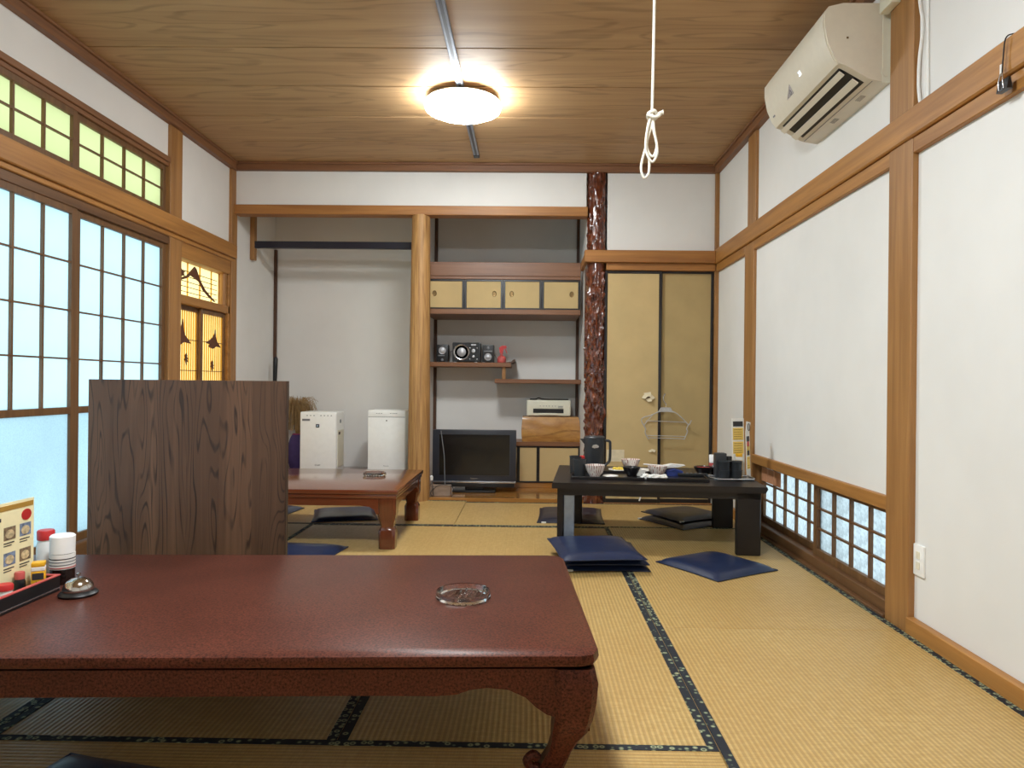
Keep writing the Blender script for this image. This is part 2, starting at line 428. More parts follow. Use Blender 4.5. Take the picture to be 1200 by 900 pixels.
# right wall with the low window opening
struct(boxes('wall_right', [(XR, XR + 0.1, YF - 0.1, 2.95, -0.14, 2.8), (XR, XR + 0.1, 2.95, 4.78, 0.44, 2.8), (XR, XR + 0.1, 2.95, 4.78, -0.14, 0.05), (XR, XR + 0.1, 4.78, 5.95, -0.14, 2.8)], 'plaster'), 'white plastered wall with a low window beside the black table', 'wall')
struct(boxes('wall_left', [(XL - 0.1, XL, YF - 0.1, 0.95, -0.14, 2.8), (XL - 0.1, XL, 0.95, 4.70, 2.40, 2.8), (XL - 0.1, XL, 0.95, 4.70, 1.88, 2.05), (XL - 0.1, XL, 0.95, 4.70, -0.14, 0.06),
    (XL - 0.1, XL, 4.70, 4.86, -0.14, 2.8), (XL - 0.1, XL, 4.86, 5.64, 1.85, 2.8), (XL - 0.1, XL, 4.86, 5.64, -0.14, 0.3), (XL - 0.1, XL, 5.64, YA + 0.1, -0.14, 2.8)], 'plaster'), 'white plastered wall carrying the frosted sliding windows', 'wall')
for nm, b, lb in (('wall_back', (XL, 0.438, YB, YB + 0.07, 2.37, 2.8), 'white plaster band above the alcove beam'), ('wall_back_right', (0.608, XR, YB, YB + 0.07, 1.99, 2.8), 'white plaster above the tan sliding doors'),
    ('wall_light_stop', (0.53, XR + 0.1, 5.86, 5.95, -0.14, 2.8), 'unseen plaster slab added against light leaks behind the tan sliding doors'), ('wall_alcove', (XL - 0.1, 0.53, YA, YA + 0.1, -0.14, 2.8), 'grey white plaster at the back of the alcove'),  # slab behind the closed doors is unseen, added to stop light leaks
    ('wall_alcove_right', (0.452, 0.53, 5.832, YA, -0.14, 2.8), 'plaster return beside the knotted trunk post'), ('wall_alcove_middle', (-0.975, -0.908, 5.86, YA, -0.14, 2.8), 'plaster partition between the two alcove bays')):
    struct(boxes(nm, [b], 'plaster'), lb, 'wall')
struct(boxes('wall_front', [(XL - 0.1, XR + 0.1, YF - 0.1, YF, -0.14, 2.8)], 'plaster'), 'plain white plaster wall opposite the alcove', 'wall')
# ceiling: boards laid across the room with open joints
ce = struct(box('ceiling', XL - 0.1, XR + 0.1, YF - 0.1, YA + 0.1, ZC + 0.012, ZC + 0.09, 'dark', None, 0), 'brown veneered board ceiling with thin dark joints', 'ceiling')
yb = 5.675
me0 = None
while yb > YF:
    if me0 is None:
        b0 = box('ceiling_board', XL, XR, 0.004, 0.481, 0, 0.012, 'ceil', ce, 0.002); me0 = b0
    else: b0 = copy_part(me0, ce)
    b0.location = (0, yb - 0.485, ZC); yb -= 0.485
box('ceiling_board', XL, XR, 5.68, YA, ZC, ZC + 0.012, 'ceil', ce, 0.002)
# ceiling mouldings
TR = [0]
def trim(label, lst, mat, bev=0.003):
    TR[0] += 1
    return struct(boxes('trim_%d' % TR[0], lst, mat, None, bev), label, 'trim')
trim('ceiling moulding along the air conditioner wall', [(XR - 0.045, XR, YF, YB, 2.65, ZC), (XR - 0.06, XR, YF, YB, ZC - 0.018, ZC)], 'mould')
trim('ceiling moulding above the frosted windows', [(XL, XL + 0.045, YF, YB, 2.65, ZC), (XL, XL + 0.06, YF, YB, ZC - 0.018, ZC)], 'mould')
trim('ceiling moulding above the alcove', [(XL + 0.045, XR - 0.045, YB - 0.045, YB, 2.65, ZC), (XL + 0.06, XR - 0.06, YB - 0.06, YB - 0.045, ZC - 0.018, ZC)], 'mouldx')
# right wall timbers
trim('thick timber post beside the white wall switch', [(1.475, 1.56, 2.775, 2.955, -0.02, 1.925), (1.475, 1.56, 2.775, 2.955, 2.035, 2.65)], 'trimz')
trim('slim timber post between the two white panels by the black table', [(1.48, 1.56, 4.745, 4.945, -0.02, 1.925), (1.48, 1.56, 4.72, 4.89, 2.035, 2.65)], 'trimz')
trim('timber corner post where the white wall meets the sliding doors', [(1.468, XR, 5.69, YB, 0, 2.65)], 'trimz')
trim('long timber rail across the air conditioner wall', [(1.462, XR, YF, YB - 0.03, 1.922, 2.037)], 'trim', 0.006)
trim('thin timber rail under the long rail', [(1.478, XR + 0.02, YF, 2.775, 1.862, 1.922), (1.478, XR + 0.02, 2.955, 4.745, 1.862, 1.922), (1.478, XR + 0.02, 4.945, YB - 0.03, 1.862, 1.922)], 'trim')
trim('timber rail above the low window', [(1.478, XR + 0.05, 2.955, 4.745, 0.442, 0.50)], 'trim')
trim('timber sill under the low window', [(1.466, XR + 0.06, 2.955, 4.745, -0.02, 0.012), (1.49, XR + 0.06, 2.955, 4.745, 0.012, 0.062)], 'sashy')
struct(boxes('baseboard_right', [(1.466, XR, YF, 2.775, -0.05, 0.062), (1.466, XR, 4.945, YB - 0.03, -0.05, 0.062)], 'trim', None, 0.003), 'timber skirting under the white wall', 'baseboard')
# left wall timbers
trim('timber post between the frosted windows and the bird lattice', [(-2.53, -2.40, 4.685, 4.845, -0.02, 2.65)], 'trimz')
trim('timber corner post beside the bird lattice', [(-2.47, -2.395, 5.645, 5.75, -0.02, 2.65)], 'trimz')
trim('timber post at the near end of the frosted windows', [(-2.53, -2.40, 0.82, 0.96, -0.02, 2.65)], 'trimz')
trim('long thick timber rail above the frosted windows', [(XL - 0.02, -2.372, YF, 5.70, 1.935, 2.045), (XL - 0.02, -2.392, YF, 5.70, 1.905, 1.937)], 'trim', 0.005)
trim('grooved timber head of the frosted windows', [(-2.50, -2.405, 0.96, 4.685, 1.855, 1.91)], 'sashy')
trim('timber head above the small upper panes', [(-2.50, -2.398, 0.96, 4.685, 2.395, 2.43), (-2.50, -2.41, 0.96, 4.685, 2.37, 2.395)], 'mould')
trim('timber sill of the frosted windows', [(-2.52, -2.40, 0.96, 4.685, -0.02, 0.075)], 'sashy')
struct(boxes('baseboard_left', [(XL, -2.376, YF, 5.645, -0.055, 0.002)], 'trim', None, 0.002), 'flat timber edging along the frosted windows', 'baseboard')
# back wall timbers
trim('timber beam across the top of the alcove', [(XL + 0.02, 0.45, 5.69, YB + 0.09, 2.30, 2.375)], 'trimx', 0.004)
trim('timber rail above the tan sliding doors', [(0.425, 1.462, 5.645, 5.725, 1.925, 2.022), (0.425, 0.452, 5.725, 6.12, 1.925, 2.0)], 'trimx', 0.004)
trim('thin grooved timber head of the tan sliding doors', [(0.60, 1.468, 5.68, 5.80, 1.868, 1.925)], 'trimx')
trim('timber sill of the tan sliding doors', [(0.60, 1.468, 5.69, 5.84, -0.055, 0.006)], 'trimx')
trim('dark upright corner strips inside the alcove', [(-2.42, -2.395, YA - 0.035, YA, 0.12, 2.19), (-0.908, -0.88, YA - 0.03, YA, 0.02, 2.5), (0.425, 0.452, YA - 0.03, YA, 0.02, 2.6), (0.44, 0.458, 5.81, 5.84, 1.0, 1.9)], 'plum')

# ------------------------------------------------------------------ windows
def sash(win, ya, yb_, xf, cols, rows, za, zm, zt, lower, paneu, panel, st=0.042):
    """sliding sash in the left wall: stiles, rails, thin bars and panes"""
    xb = xf - 0.026
    f = boxes('sash', [(xb, xf, ya, ya + st, za, zt), (xb, xf, yb_ - st, yb_, za, zt), (xb, xf, ya + st, yb_ - st, zt - st, zt), (xb, xf, ya + st, yb_ - st, za, za + 0.045)] + ([(xb, xf, ya + st, yb_ - st, zm - 0.018, zm + 0.018)] if lower else []), 'sashz', win, 0.002)
    z0 = (zm + 0.018) if lower else (za + 0.045); z1 = zt - st; y0 = ya + st; y1 = yb_ - st
    dy = (y1 - y0) / cols; dz = (z1 - z0) / rows
    bv = None; bh = None; pn = None
    for i in range(1, cols):
        if bv is None: bv = box('bar', xb + 0.006, xf - 0.004, -0.006, 0.006, z0, z1, 'sashz', f, 0)
        else: bv = copy_part(bv, f)
        bv.location = (0, y0 + i * dy, 0)
    for j in range(1, rows):
        if bh is None: bh = box('bar', xb + 0.007, xf - 0.005, y0, y1, -0.0045, 0.0045, 'sashy', f, 0)
        else: bh = copy_part(bh, f)
        bh.location = (0, 0, z0 + j * dz)
    for i in range(cols):
        for j in range(rows):
            if pn is None: pn = box('pane', xb + 0.004, xb + 0.006, -dy / 2, dy / 2, -dz / 2, dz / 2, paneu, f, 0)
            else: pn = copy_part(pn, f)
            pn.location = (0, y0 + (i + 0.5) * dy, z0 + (j + 0.5) * dz)
    if lower: box('pane', xb + 0.008, xb + 0.011, y0, y1, za + 0.045, zm - 0.018, panel, f, 0)
w1 = sroot('window_1', 'tall frosted sliding windows with brown grid bars over stippled lower panes', 'window')
ys = [0.965, 1.893, 2.818, 3.743, 4.68]
for i in range(4):
    sash(w1, ys[i] + 0.002, ys[i + 1] - 0.002, -2.412 if i % 2 == 0 else -2.424, 4, 4, 0.08, 0.787, 1.862, True, 'shoji', 'lowglass')
w2 = sroot('window_2', 'row of small upper panes below the ceiling, coloured with the outdoor green tint', 'window')
for i in range(4):
    sash(w2, ys[i] + 0.002, ys[i + 1] - 0.002, -2.416 if i % 2 == 0 else -2.428, 4, 2, 2.045, 2.1, 2.372, False, 'tintglass', None, 0.034)
# ornate lattice bay beside the alcove
w3 = sroot('window_3', 'bamboo lattice window with carved birds and a mountain', 'window')
fr = boxes('frame', [(-2.50, -2.402, 4.845, 5.645, 1.80, 1.905), (-2.50, -2.405, 4.845, 5.645, 1.485, 1.545), (-2.50, -2.405, 5.615, 5.645, 0.3, 1.80), (-2.50, -2.405, 4.845, 5.645, 0.28, 0.33)], 'trim', w3, 0.003)
p = box('backing_sheet', -2.492, -2.488, 4.845, 5.615, 1.545, 1.80, 'amber', w3, 0)
for k in range(5): box('lattice_bar', -2.478, -2.472, 4.845, 5.56, 1.585 + 0.037 * k, 1.589 + 0.037 * k, 'carve', w3, 0)
for k in range(4): box('lattice_bar', -2.484, -2.478, 4.90 + 0.19 * k, 4.912 + 0.19 * k, 1.545, 1.80, 'bamboo', w3, 0)
lathe('round_post', [(0.024, 1.545), (0.024, 1.80)], 'trimz', w3, 14, (-2.435, 5.588, 0))
mt = [(4.86, 1.665), (4.95, 1.672), (5.05, 1.70), (5.10, 1.735), (5.17, 1.785), (5.20, 1.772), (5.26, 1.70), (5.34, 1.64), (5.42, 1.605), (5.52, 1.568), (5.50, 1.565), (5.40, 1.592), (5.31, 1.628), (5.24, 1.685), (5.17, 1.70), (5.11, 1.712), (5.05, 1.682), (4.95, 1.655), (4.86, 1.655)]
prism('mountain_carving', mt, 0.006, 'carve', w3, SIDE, loc=(-2.470, 0, 0))
prism('tree_carving', [(4.97, 1.68), (5.0, 1.70), (5.02, 1.695), (5.01, 1.715), (5.03, 1.73), (4.99, 1.728), (4.975, 1.74), (4.965, 1.72), (4.94, 1.715), (4.96, 1.70)], 0.006, 'carve', w3, SIDE, loc=(-2.470, 0, 0))
def lattice_door(y0, y1, x):
    d = boxes('lattice_door', [(x - 0.02, x, y0, y0 + 0.03, 0.33, 1.485), (x - 0.02, x, y1 - 0.03, y1, 0.33, 1.485), (x - 0.02, x, y0 + 0.03, y1 - 0.03, 1.45, 1.485), (x - 0.02, x, y0 + 0.03, y1 - 0.03, 0.33, 0.37)], 'sashz', w3, 0.002)
    box('backing_sheet', x - 0.022, x - 0.019, y0 + 0.03, y1 - 0.03, 0.37, 1.45, 'amber', d, 0)
    n = 10; st = (y1 - y0 - 0.06) / n; s0 = None
    for k in range(n):
        if s0 is None: s0 = lathe('bamboo_slat', [(0.006, 0.37), (0.006, 1.45)], 'bamboo', d, 6)
        else: s0 = copy_part(s0, d)
        s0.location = (x - 0.012, y0 + 0.03 + (k + 0.5) * st, 0)
    for z in (1.02, 1.24): box('cross_bar', x - 0.006, x - 0.002, y0 + 0.03, y1 - 0.03, z, z + 0.005, 'carve', d, 0)
    return d
d1 = lattice_door(4.845, 5.235, -2.452); d2 = lattice_door(5.20, 5.615, -2.428)
def bird(d, x, y, z, s, fl_=1):
    o = [(-0.12, -0.01), (-0.06, 0.012), (-0.02, 0.03), (0.02, 0.06), (0.035, 0.10), (0.045, 0.04), (0.06, 0.01), (0.11, -0.02), (0.13, -0.035), (0.05, -0.03), (0.0, -0.05), (-0.05, -0.045), (-0.08, -0.03), (-0.05, -0.02)]
    prism('bird_carving', [(y + fl_ * a * s, z + b * s) for a, b in o], 0.006, 'carve', d, SIDE, loc=(x, 0, 0))
bird(d2, -2.426, 5.39, 1.245, 1.0); bird(d1, -2.45, 4.92, 1.26, 1.25)
for (d, x, y, z) in ((d1, -2.45, 5.02, 1.10), (d2, -2.426, 5.38, 1.06)):
    o = [(-0.03, 0), (-0.015, 0.012), (-0.022, 0.03), (0, 0.045), (0.012, 0.03), (0.008, 0.015), (0.028, 0.01), (0.01, 0.0), (0.026, -0.018), (0.004, -0.012), (0.0, -0.038), (-0.012, -0.012)]
    prism('flower_carving', [(y + a, z + b) for a, b in o], 0.006, 'carve', d, SIDE, loc=(x, 0, 0))
# low window in the right wall
w4 = sroot('window_4', 'low floor level window with small rippled panes by the black table', 'window')
def low_sash(y0, y1, x, cols, shift):
    f = boxes('sash', [(x, x + 0.026, y0, y0 + 0.04, 0.062, 0.442), (x, x + 0.026, y1 - 0.04, y1, 0.062, 0.442), (x, x + 0.026, y0 + 0.04, y1 - 0.04, 0.418, 0.442), (x, x + 0.026, y0 + 0.04, y1 - 0.04, 0.062, 0.10)], 'sashz', w4, 0.002)
    ya, yb_ = y0 + 0.04, y1 - 0.04; dy = (yb_ - ya) / cols; dz = (0.418 - 0.10) / 3; pn = None
    for i in range(1, cols): box('bar', x + 0.004, x + 0.02, ya + i * dy - 0.008, ya + i * dy + 0.008, 0.10, 0.418, 'sashz', f, 0)
    for j in (1, 2): box('bar', x + 0.005, x + 0.019, ya, yb_, 0.10 + j * dz - 0.005, 0.10 + j * dz + 0.005, 'sashy', f, 0)
    for i in range(cols):
        for j in range(3):
            if pn is None: pn = box('pane', x + 0.020, x + 0.023, -dy / 2, dy / 2, -dz / 2, dz / 2, 'wideglass', f, 0)
            else: pn = copy_part(pn, f)
            pn.location = (0, ya + (i + 0.5) * dy, 0.10 + (j + 0.5) * dz)
low_sash(2.957, 3.80, 1.515, 4, 0); low_sash(3.74, 4.743, 1.545, 5, 0)
box('timber_post', 1.580, 1.595, 3.56, 3.60, 0.0, 0.5, 'blackl', w4, 0)
for y in (4.36, 4.48, 4.60): box('brown_board', 1.535, 1.540, y, y + 0.11, 0.33, 0.42, 'cards', w4, 0.001)

# ------------------------------------------------------------------ tan sliding doors
def fusuma(n, x0, x1, y, z0, z1, matp, label, tilt=0.0):
    r = sroot('door_%d' % n, label, 'door', ((x0 + x1) / 2, y, z0)); r.rotation_euler = (0, tilt, 0)
    hw = (x1 - x0) / 2; h = z1 - z0; fw = 0.022
    boxes('frame', [(-hw, -hw + fw, 0, 0.022, 0, h), (hw - fw, hw, 0, 0.022, 0, h), (-hw + fw, hw - fw, 0, 0.022, h - fw, h), (-hw + fw, hw - fw, 0, 0.022, 0, 0.032)], 'blackl', r, 0.002)
    box('paper_panel', -hw + fw, hw - fw, 0.005, 0.017, 0.032, h - fw, matp, r, 0)
    return r
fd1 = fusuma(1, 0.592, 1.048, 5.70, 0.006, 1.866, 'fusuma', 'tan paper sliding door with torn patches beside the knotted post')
fd2 = fusuma(2, 1.028, 1.462, 5.726, 0.006, 1.872, 'fusuma_shade', 'tan paper sliding door, coloured darker for shade, beside the white wall', 0.004)
def flap(par, x, z, s, a, curl):
    bm = bmesh.new()
    pr = [(-0.5, 0, 0), (0.5, 0.05, 0), (0.35, -0.55, -curl), (-0.3, -0.5, -curl * 0.8)]
    vs = [bm.verts.new((x + s * (q[0] * math.cos(a) - q[1] * math.sin(a)), 0.003 + q[2] * s, z + s * (q[0] * math.sin(a) + q[1] * math.cos(a)))) for q in pr]
    vt = [bm.verts.new(v.co + Vector((0, -0.0012, 0))) for v in vs]
    bm.faces.new(vs); bm.faces.new(vt)
    for i in range(4): bm.faces.new((vs[i], vs[(i + 1) % 4], vt[(i + 1) % 4], vt[i]))
    obj('torn_flap', bm, 'flap', par)
box('torn_hole', 0.105, 0.155, 0.0035, 0.0052, 0.835, 0.865, 'bark', fd1, 0)
for (x, z, s, a, c) in ((0.12, 0.885, 0.06, 0.1, 0.2), (0.09, 0.862, 0.05, 0.9, 0.5), (0.165, 0.86, 0.05, -0.8, 0.5), (0.13, 0.84, 0.05, 0.2, 0.6), (0.175, 0.43, 0.035, -0.3, 0.6), (0.145, 0.425, 0.03, 0.4, 0.3)): flap(fd1, x, z, s, a, c)
random.seed(3)
for k in range(11): flap(fd1, -0.13 + 0.028 * k, 0.105 + random.uniform(-0.02, 0.02), random.uniform(0.03, 0.06), random.uniform(-0.8, 0.8), random.uniform(0.2, 0.6))
tube('torn_strip', [(0.09, -0.012, 0.10), (0.075, -0.016, 0.06), (0.06, -0.02, 0.02)], 0.006, 'paper', fd1, 6)
box('paper_patch', -0.2, -0.06, 0.002, 0.0045, 0.33, 0.425, 'flap', fd1, 0)['label'] = 'pale square repair patch'

# ------------------------------------------------------------------ alcove
struct(box('floor_alcove', XL, -0.975, 5.80, YA, 0.02, 0.155, 'redwood', None, 0.002), 'raised dark alcove floor behind the rosewood table', 'floor')
trim('dark lacquered front edge of the raised alcove floor', [(XL, -0.99, 5.745, 5.80, -0.02, 0.158)], 'redwoodz')
box_a = struct(box('floor_shelf_bay', -0.908, 0.452, 5.755, YA, -0.03, 0.021, 'shelfl', None, 0.002), 'polished golden board floor below the staggered shelves', 'floor')
# pale adzed log post
bm = bmesh.new(); seg = 40; rows = 90; rings = []
for j in range(rows + 1):
    z = -0.02 + 2.325 * j / rows
    rr = 0.089 - 0.016 * min(1, max(0, (z - 0.4) / 1.9))
    ring = []
    for k in range(seg):
        a = 2 * PI * k / seg
        d = 0.0022 * noise.noise(Vector((math.cos(a) * 9, math.sin(a) * 9, z * 3.0))) + 0.0016 * abs(noise.noise(Vector((math.cos(a) * 26, math.sin(a) * 26, z * 5))))
        ring.append(bm.verts.new(((rr + d) * math.cos(a), (rr + d) * math.sin(a), z)))
    rings.append(ring)
for a, b in zip(rings, rings[1:]):
    for k in range(seg): bm.faces.new((a[k], a[(k + 1) % seg], b[(k + 1) % seg], b[k]))
bm.faces.new(rings[0]); bm.faces.new(rings[-1])
tag(obj('alcove_post', bm, 'naguri', None, True, (-0.898, 5.755, 0)), 'pale round adzed log post between the two alcove bays', 'post')
# knotted dark trunk
bm = bmesh.new(); seg = 72; rows = 420; rings = []
for j in range(rows + 1):
    z = -0.02 + 2.67 * j / rows
    rr = 0.084 - 0.006 * z / 2.6
    amp = 1.0 if z < 1.85 else 0.45
    ring = []
    for k in range(seg):
        a = 2 * PI * k / seg; c, s = math.cos(a), math.sin(a)
        n1 = noise.noise(Vector((c * 3.2, s * 3.2, z * 8))); n2 = noise.noise(Vector((c * 6.0 + 5, s * 6.0, z * 19)))
        d = amp * (0.012 * max(0, n1 + 0.1) ** 1.5 * 2 + 0.020 * max(0, n2 - 0.1) * 1.6 - 0.006 * max(0, -n2 - 0.1))
        if z > 1.86 and z < 2.03: d = min(d, 0.0)
        ring.append(bm.verts.new(((rr - 0.008 + d) * c, (rr - 0.008 + d) * s, z)))
    rings.append(ring)
for a, b in zip(rings, rings[1:]):
    for k in range(seg): bm.faces.new((a[k], a[(k + 1) % seg], b[(k + 1) % seg], b[k]))
bm.faces.new(rings[0]); bm.faces.new(rings[-1])
tag(obj('alcove_post', bm, 'trunk', None, True, (0.524, 5.745, 0)), 'dark red brown lacquered trunk post covered in knots', 'post')
# hanging lacquered bar over the left bay
t = thing('alcove_bar', 'navy black lacquered bar hung across the left alcove bay', 'bar', (-1.70, 6.10, 2.0))
box('bar', -0.70, 0.725, -0.02, 0.02, 0.098, 0.158, 'navybar', t, 0.003)
box('hanger_strip', -0.72, -0.682, -0.03, 0.03, -0.005, 0.41, 'trimz', t, 0.003)
# cabinets hung high in the right bay
t = thing('wall_cabinet', 'high row of four small tan sliding doors under the alcove beam', 'cabinet', (-0.228, 6.10, 1.52))
box('header_beam', -0.68, 0.653, 0, 0.03, 0.355, 0.475, 'shelf', t, 0.003)
box('door_head', -0.68, 0.653, 0.004, 0.06, 0.328, 0.355, 'shelf', t, 0.003)
box('base_board', -0.68, 0.653, -0.02, 0.56, 0.025, 0.068, 'shelf', t, 0.003)
dw = 1.333 / 4
for k in range(4):
    x0 = -0.68 + k * dw; yo = 0.012 if k in (0, 3) else 0.012
    d = boxes('door', [(x0 + 0.001, x0 + 0.02, yo, yo + 0.018, 0.068, 0.328), (x0 + dw - 0.02, x0 + dw - 0.001, yo, yo + 0.018, 0.068, 0.328), (x0 + 0.02, x0 + dw - 0.02, yo, yo + 0.018, 0.31, 0.328), (x0 + 0.02, x0 + dw - 0.02, yo, yo + 0.018, 0.068, 0.084)], 'blackl', t, 0.002)
    box('paper_panel', x0 + 0.02, x0 + dw - 0.02, yo + 0.004, yo + 0.014, 0.084, 0.31, 'fusuma', d, 0)
    hx = x0 + (0.075 if k in (0, 2) else dw - 0.075)
    bm = bmesh.new(); add_lathe(bm, [(0.0, 0), (0.013, 0), (0.013, 0.003), (0.017, 0.004), (0.019, 0.0), (0.0, -0.001)], 18)
    obj('door_pull', bm, 'gold', d, True, (hx, yo + 0.003, 0.205), (PI / 2, 0, 0)).scale = (1, 1.35, 1)
# staggered shelves
t = thing('alcove_shelf', 'higher staggered shelf board holding the black speakers', 'shelf', (-0.53, 6.49, 1.098))
box('board', -0.378, 0.358, -0.19, 0.19, 0, 0.04, 'shelf', t, 0.004)
bm = bmesh.new(); add_prism(bm, [(0.30, 0.04), (0.385, 0.04), (0.41, 0.052), (0.405, 0.072), (0.388, 0.066), (0.372, 0.05)], 0.38, FRONT); obj('curled_end', bm, 'plum', t, True, (-0.012, -0.19, 0))
t2 = thing('alcove_shelf', 'lower staggered shelf board above the cream printer', 'shelf', (0.07, 6.49, 0.955))
box('board', -0.385, 0.382, -0.19, 0.19, 0, 0.038, 'shelf', t2, 0.004)
box('strut', -0.322, -0.290, -0.16, -0.12, 0.038, 0.143, 'trimz', t2, 0.002)
# low cabinet in the right bay
t = thing('floor_cabinet', 'low tan door cabinet under the wooden block and printer', 'cabinet', (0.17, 6.36, 0.021))
box('plinth', -0.62, 0.28, 0.01, 0.32, 0, 0.045, 'shelfl', t, 0.002)
box('cabinet_top', -0.62, 0.28, -0.015, 0.32, 0.376, 0.412, 'shelf', t, 0.003)
box('body', -0.62, 0.28, 0.03, 0.32, 0.045, 0.376, 'dark', t, 0)
for x0, x1 in ((-0.62, -0.27), (-0.27, -0.092), (-0.092, 0.28)):
    d = boxes('door', [(x0 + 0.001, x0 + 0.014, 0, 0.018, 0.046, 0.375), (x1 - 0.014, x1 - 0.001, 0, 0.018, 0.046, 0.375), (x0 + 0.014, x1 - 0.014, 0, 0.018, 0.36, 0.375), (x0 + 0.014, x1 - 0.014, 0, 0.018, 0.046, 0.06)], 'blackl', t, 0.001)
    box('paper_panel', x0 + 0.014, x1 - 0.014, 0.005, 0.014, 0.06, 0.36, 'fusuma', d, 0)

# ------------------------------------------------------------------ lighting rail and lamps
t = thing('lighting_rail', 'grey metal lighting rail running along the board ceiling', 'rail', (-0.43, 2.5, ZC - 0.018))
box('rail_body', -0.022, 0.022, -2.6, 2.97, 0, 0.018, 'rail', t, 0.003)
box('rail_slot', -0.008, 0.008, -2.59, 2.93, -0.001, 0.004, 'railin', t, 0)
box('end_cap', -0.023, 0.023, 2.93, 2.99, -0.004, 0.018, 'railin', t, 0.003)
def lamp(y, label, glow):
    t = thing('ceiling_lamp', label, 'lamp', (-0.43, y, ZC - 0.018), 0, 'round lamps on the lighting rail')
    lathe('mount', [(0.0, 0.0), (0.05, 0.0), (0.05, -0.012), (0.0, -0.012)], 'lampbase', t, 24)
    lathe('base_plate', [(0.0, -0.012), (0.20, -0.012), (0.224, -0.018), (0.226, -0.024), (0.0, -0.024)], 'lampbase', t, 40)
    lathe('diffuser', [(0.0, -0.0235), (0.17, -0.0235), (0.224, -0.0245), (0.234, -0.045), (0.228, -0.066), (0.19, -0.084), (0.12, -0.097), (0.0, -0.102)], glow, t, 48)
lamp(4.36, 'lit round white ceiling lamp on the rail near the alcove', 'lampglowfar')
lamp(1.55, 'lit round white ceiling lamp on the rail above the speckled table', 'lampglow')
# hanging cord
t = thing('hanging_cord', 'white pull cord tied in loops hanging from the ceiling', 'cord', (0.402, 2.4, 1.86))
tube('cord', curve([(0.002, 0, 0.852), (0.004, 0, 0.39), (0, 0, 0.0)], 8), 0.0048, 'rope', t, 8)
lathe('ceiling_hook', [(0, 0.837), (0.02, 0.84), (0.02, 0.855), (0, 0.855)], 'silver', t, 16)
bm = bmesh.new()
add_tube(bm, curve([(-0.012, 0.01, 0.01), (0.006, -0.012, 0.012), (0.016, 0.004, -0.004), (-0.004, 0.014, -0.012), (-0.014, -0.006, 0.0), (0.01, -0.012, -0.01), (0.03, 0.0, 0.006)], 8), 0.0058, 8)
obj('knot', bm, 'rope', t, True)
tube('loose_end', curve([(0.016, -0.004, 0.0), (0.028, -0.006, 0.007), (0.036, -0.006, 0.009)], 5), [0.0065] * 10 + [0.009], 'rope', t, 8)
tube('loop', curve([(-0.004, 0, -0.005), (-0.018, -0.006, -0.06), (-0.020, -0.006, -0.12), (0.0, -0.006, -0.158), (0.016, -0.006, -0.135), (0.016, -0.006, -0.10), (0.004, 0, -0.04), (0.002, 0, 0.0)], 8), 0.0042, 'rope', t, 8)
tube('loop', curve([(0.002, 0.006, 0.0), (-0.008, 0.006, -0.05), (-0.018, 0.006, -0.10), (-0.034, 0.006, -0.17), (-0.024, 0.006, -0.208), (-0.008, 0.006, -0.19), (-0.008, 0.006, -0.13), (-0.018, 0.006, -0.09), (-0.012, 0.006, -0.03), (0.0, 0.006, 0.0)], 8), 0.0042, 'rope', t, 8)
tube('loop', curve([(0.004, 0, 0.0), (0.008, 0.0, -0.05), (0.017, 0.0, -0.10), (0.006, 0.0, -0.137), (-0.010, 0.0, -0.125), (-0.016, 0.0, -0.09), (0.0, 0.002, -0.03), (0.002, 0, 0.0)], 8), 0.0042, 'rope', t, 8)

# ------------------------------------------------------------------ air conditioner
t = thing('air_conditioner', 'warm white air conditioner mounted high on the wall', 'air conditioner', (XR, 3.0, 2.23))
L = 0.765
body = [(0.0, 0.0), (0.0, 0.335), (-0.20, 0.335), (-0.255, 0.322), (-0.276, 0.29), (-0.276, 0.24), (-0.262, 0.17), (-0.235, 0.11), (-0.215, 0.082), (-0.19, 0.075), (-0.09, 0.018), (-0.07, 0.012)]
MY = Matrix(((1, 0, 0, 0), (0, 0, 1, 0), (0, 1, 0, 0), (0, 0, 0, 1)))
prism('body', body, L, 'acw', t, MY, True)
front = [(-0.18, 0.338), (-0.257, 0.326), (-0.281, 0.292), (-0.281, 0.24), (-0.267, 0.168), (-0.240, 0.107), (-0.219, 0.080), (-0.210, 0.088), (-0.262, 0.2), (-0.272, 0.27), (-0.25, 0.316), (-0.18, 0.330)]
prism('front_cover', front, L - 0.02, 'acw', t, MY, True, (0, 0.01, 0))
def rot_strip(name, x0, z0, x1, z1, th, ya, yb_, mat):
    dx, dz = x1 - x0, z1 - z0; l = math.hypot(dx, dz); nx, nz = -dz / l * th, dx / l * th
    if nz > 0: nx, nz = -nx, -nz
    return prism(name, [(x0, z0), (x1, z1), (x1 + nx, z1 + nz), (x0 + nx, z0 + nz)], yb_ - ya, mat, t, MY, False, (0, ya, 0))
rot_strip('outlet', -0.205, 0.083, -0.092, 0.0195, 0.002, 0.04, L - 0.05, 'black')
rot_strip('louvre', -0.194, 0.069, -0.172, 0.053, 0.008, 0.045, L - 0.02, 'acw')
rot_strip('louvre', -0.138, 0.038, -0.112, 0.020, 0.008, 0.045, L - 0.02, 'acw')
rot_strip('bottom_seam', -0.072, 0.012, -0.070, 0.0114, 0.0012, 0.01, L - 0.01, 'greyp')
for yy in (0.15, 0.42):
    for k in range(4): rot_strip('embossed_mark', -0.052 + 0.006 * k, 0.0089 - 0.00103 * k, -0.050 + 0.006 * k, 0.00856 - 0.00103 * k, 0.001, yy, yy + 0.06, 'greyp')
box('side_cover', -0.035, -0.002, -0.003, 0.001, 0.0, 0.33, 'cream', t, 0.001)
box('vent_mark', -0.185, -0.177, -0.002, 0.001, 0.185, 0.193, 'gold', t, 0)
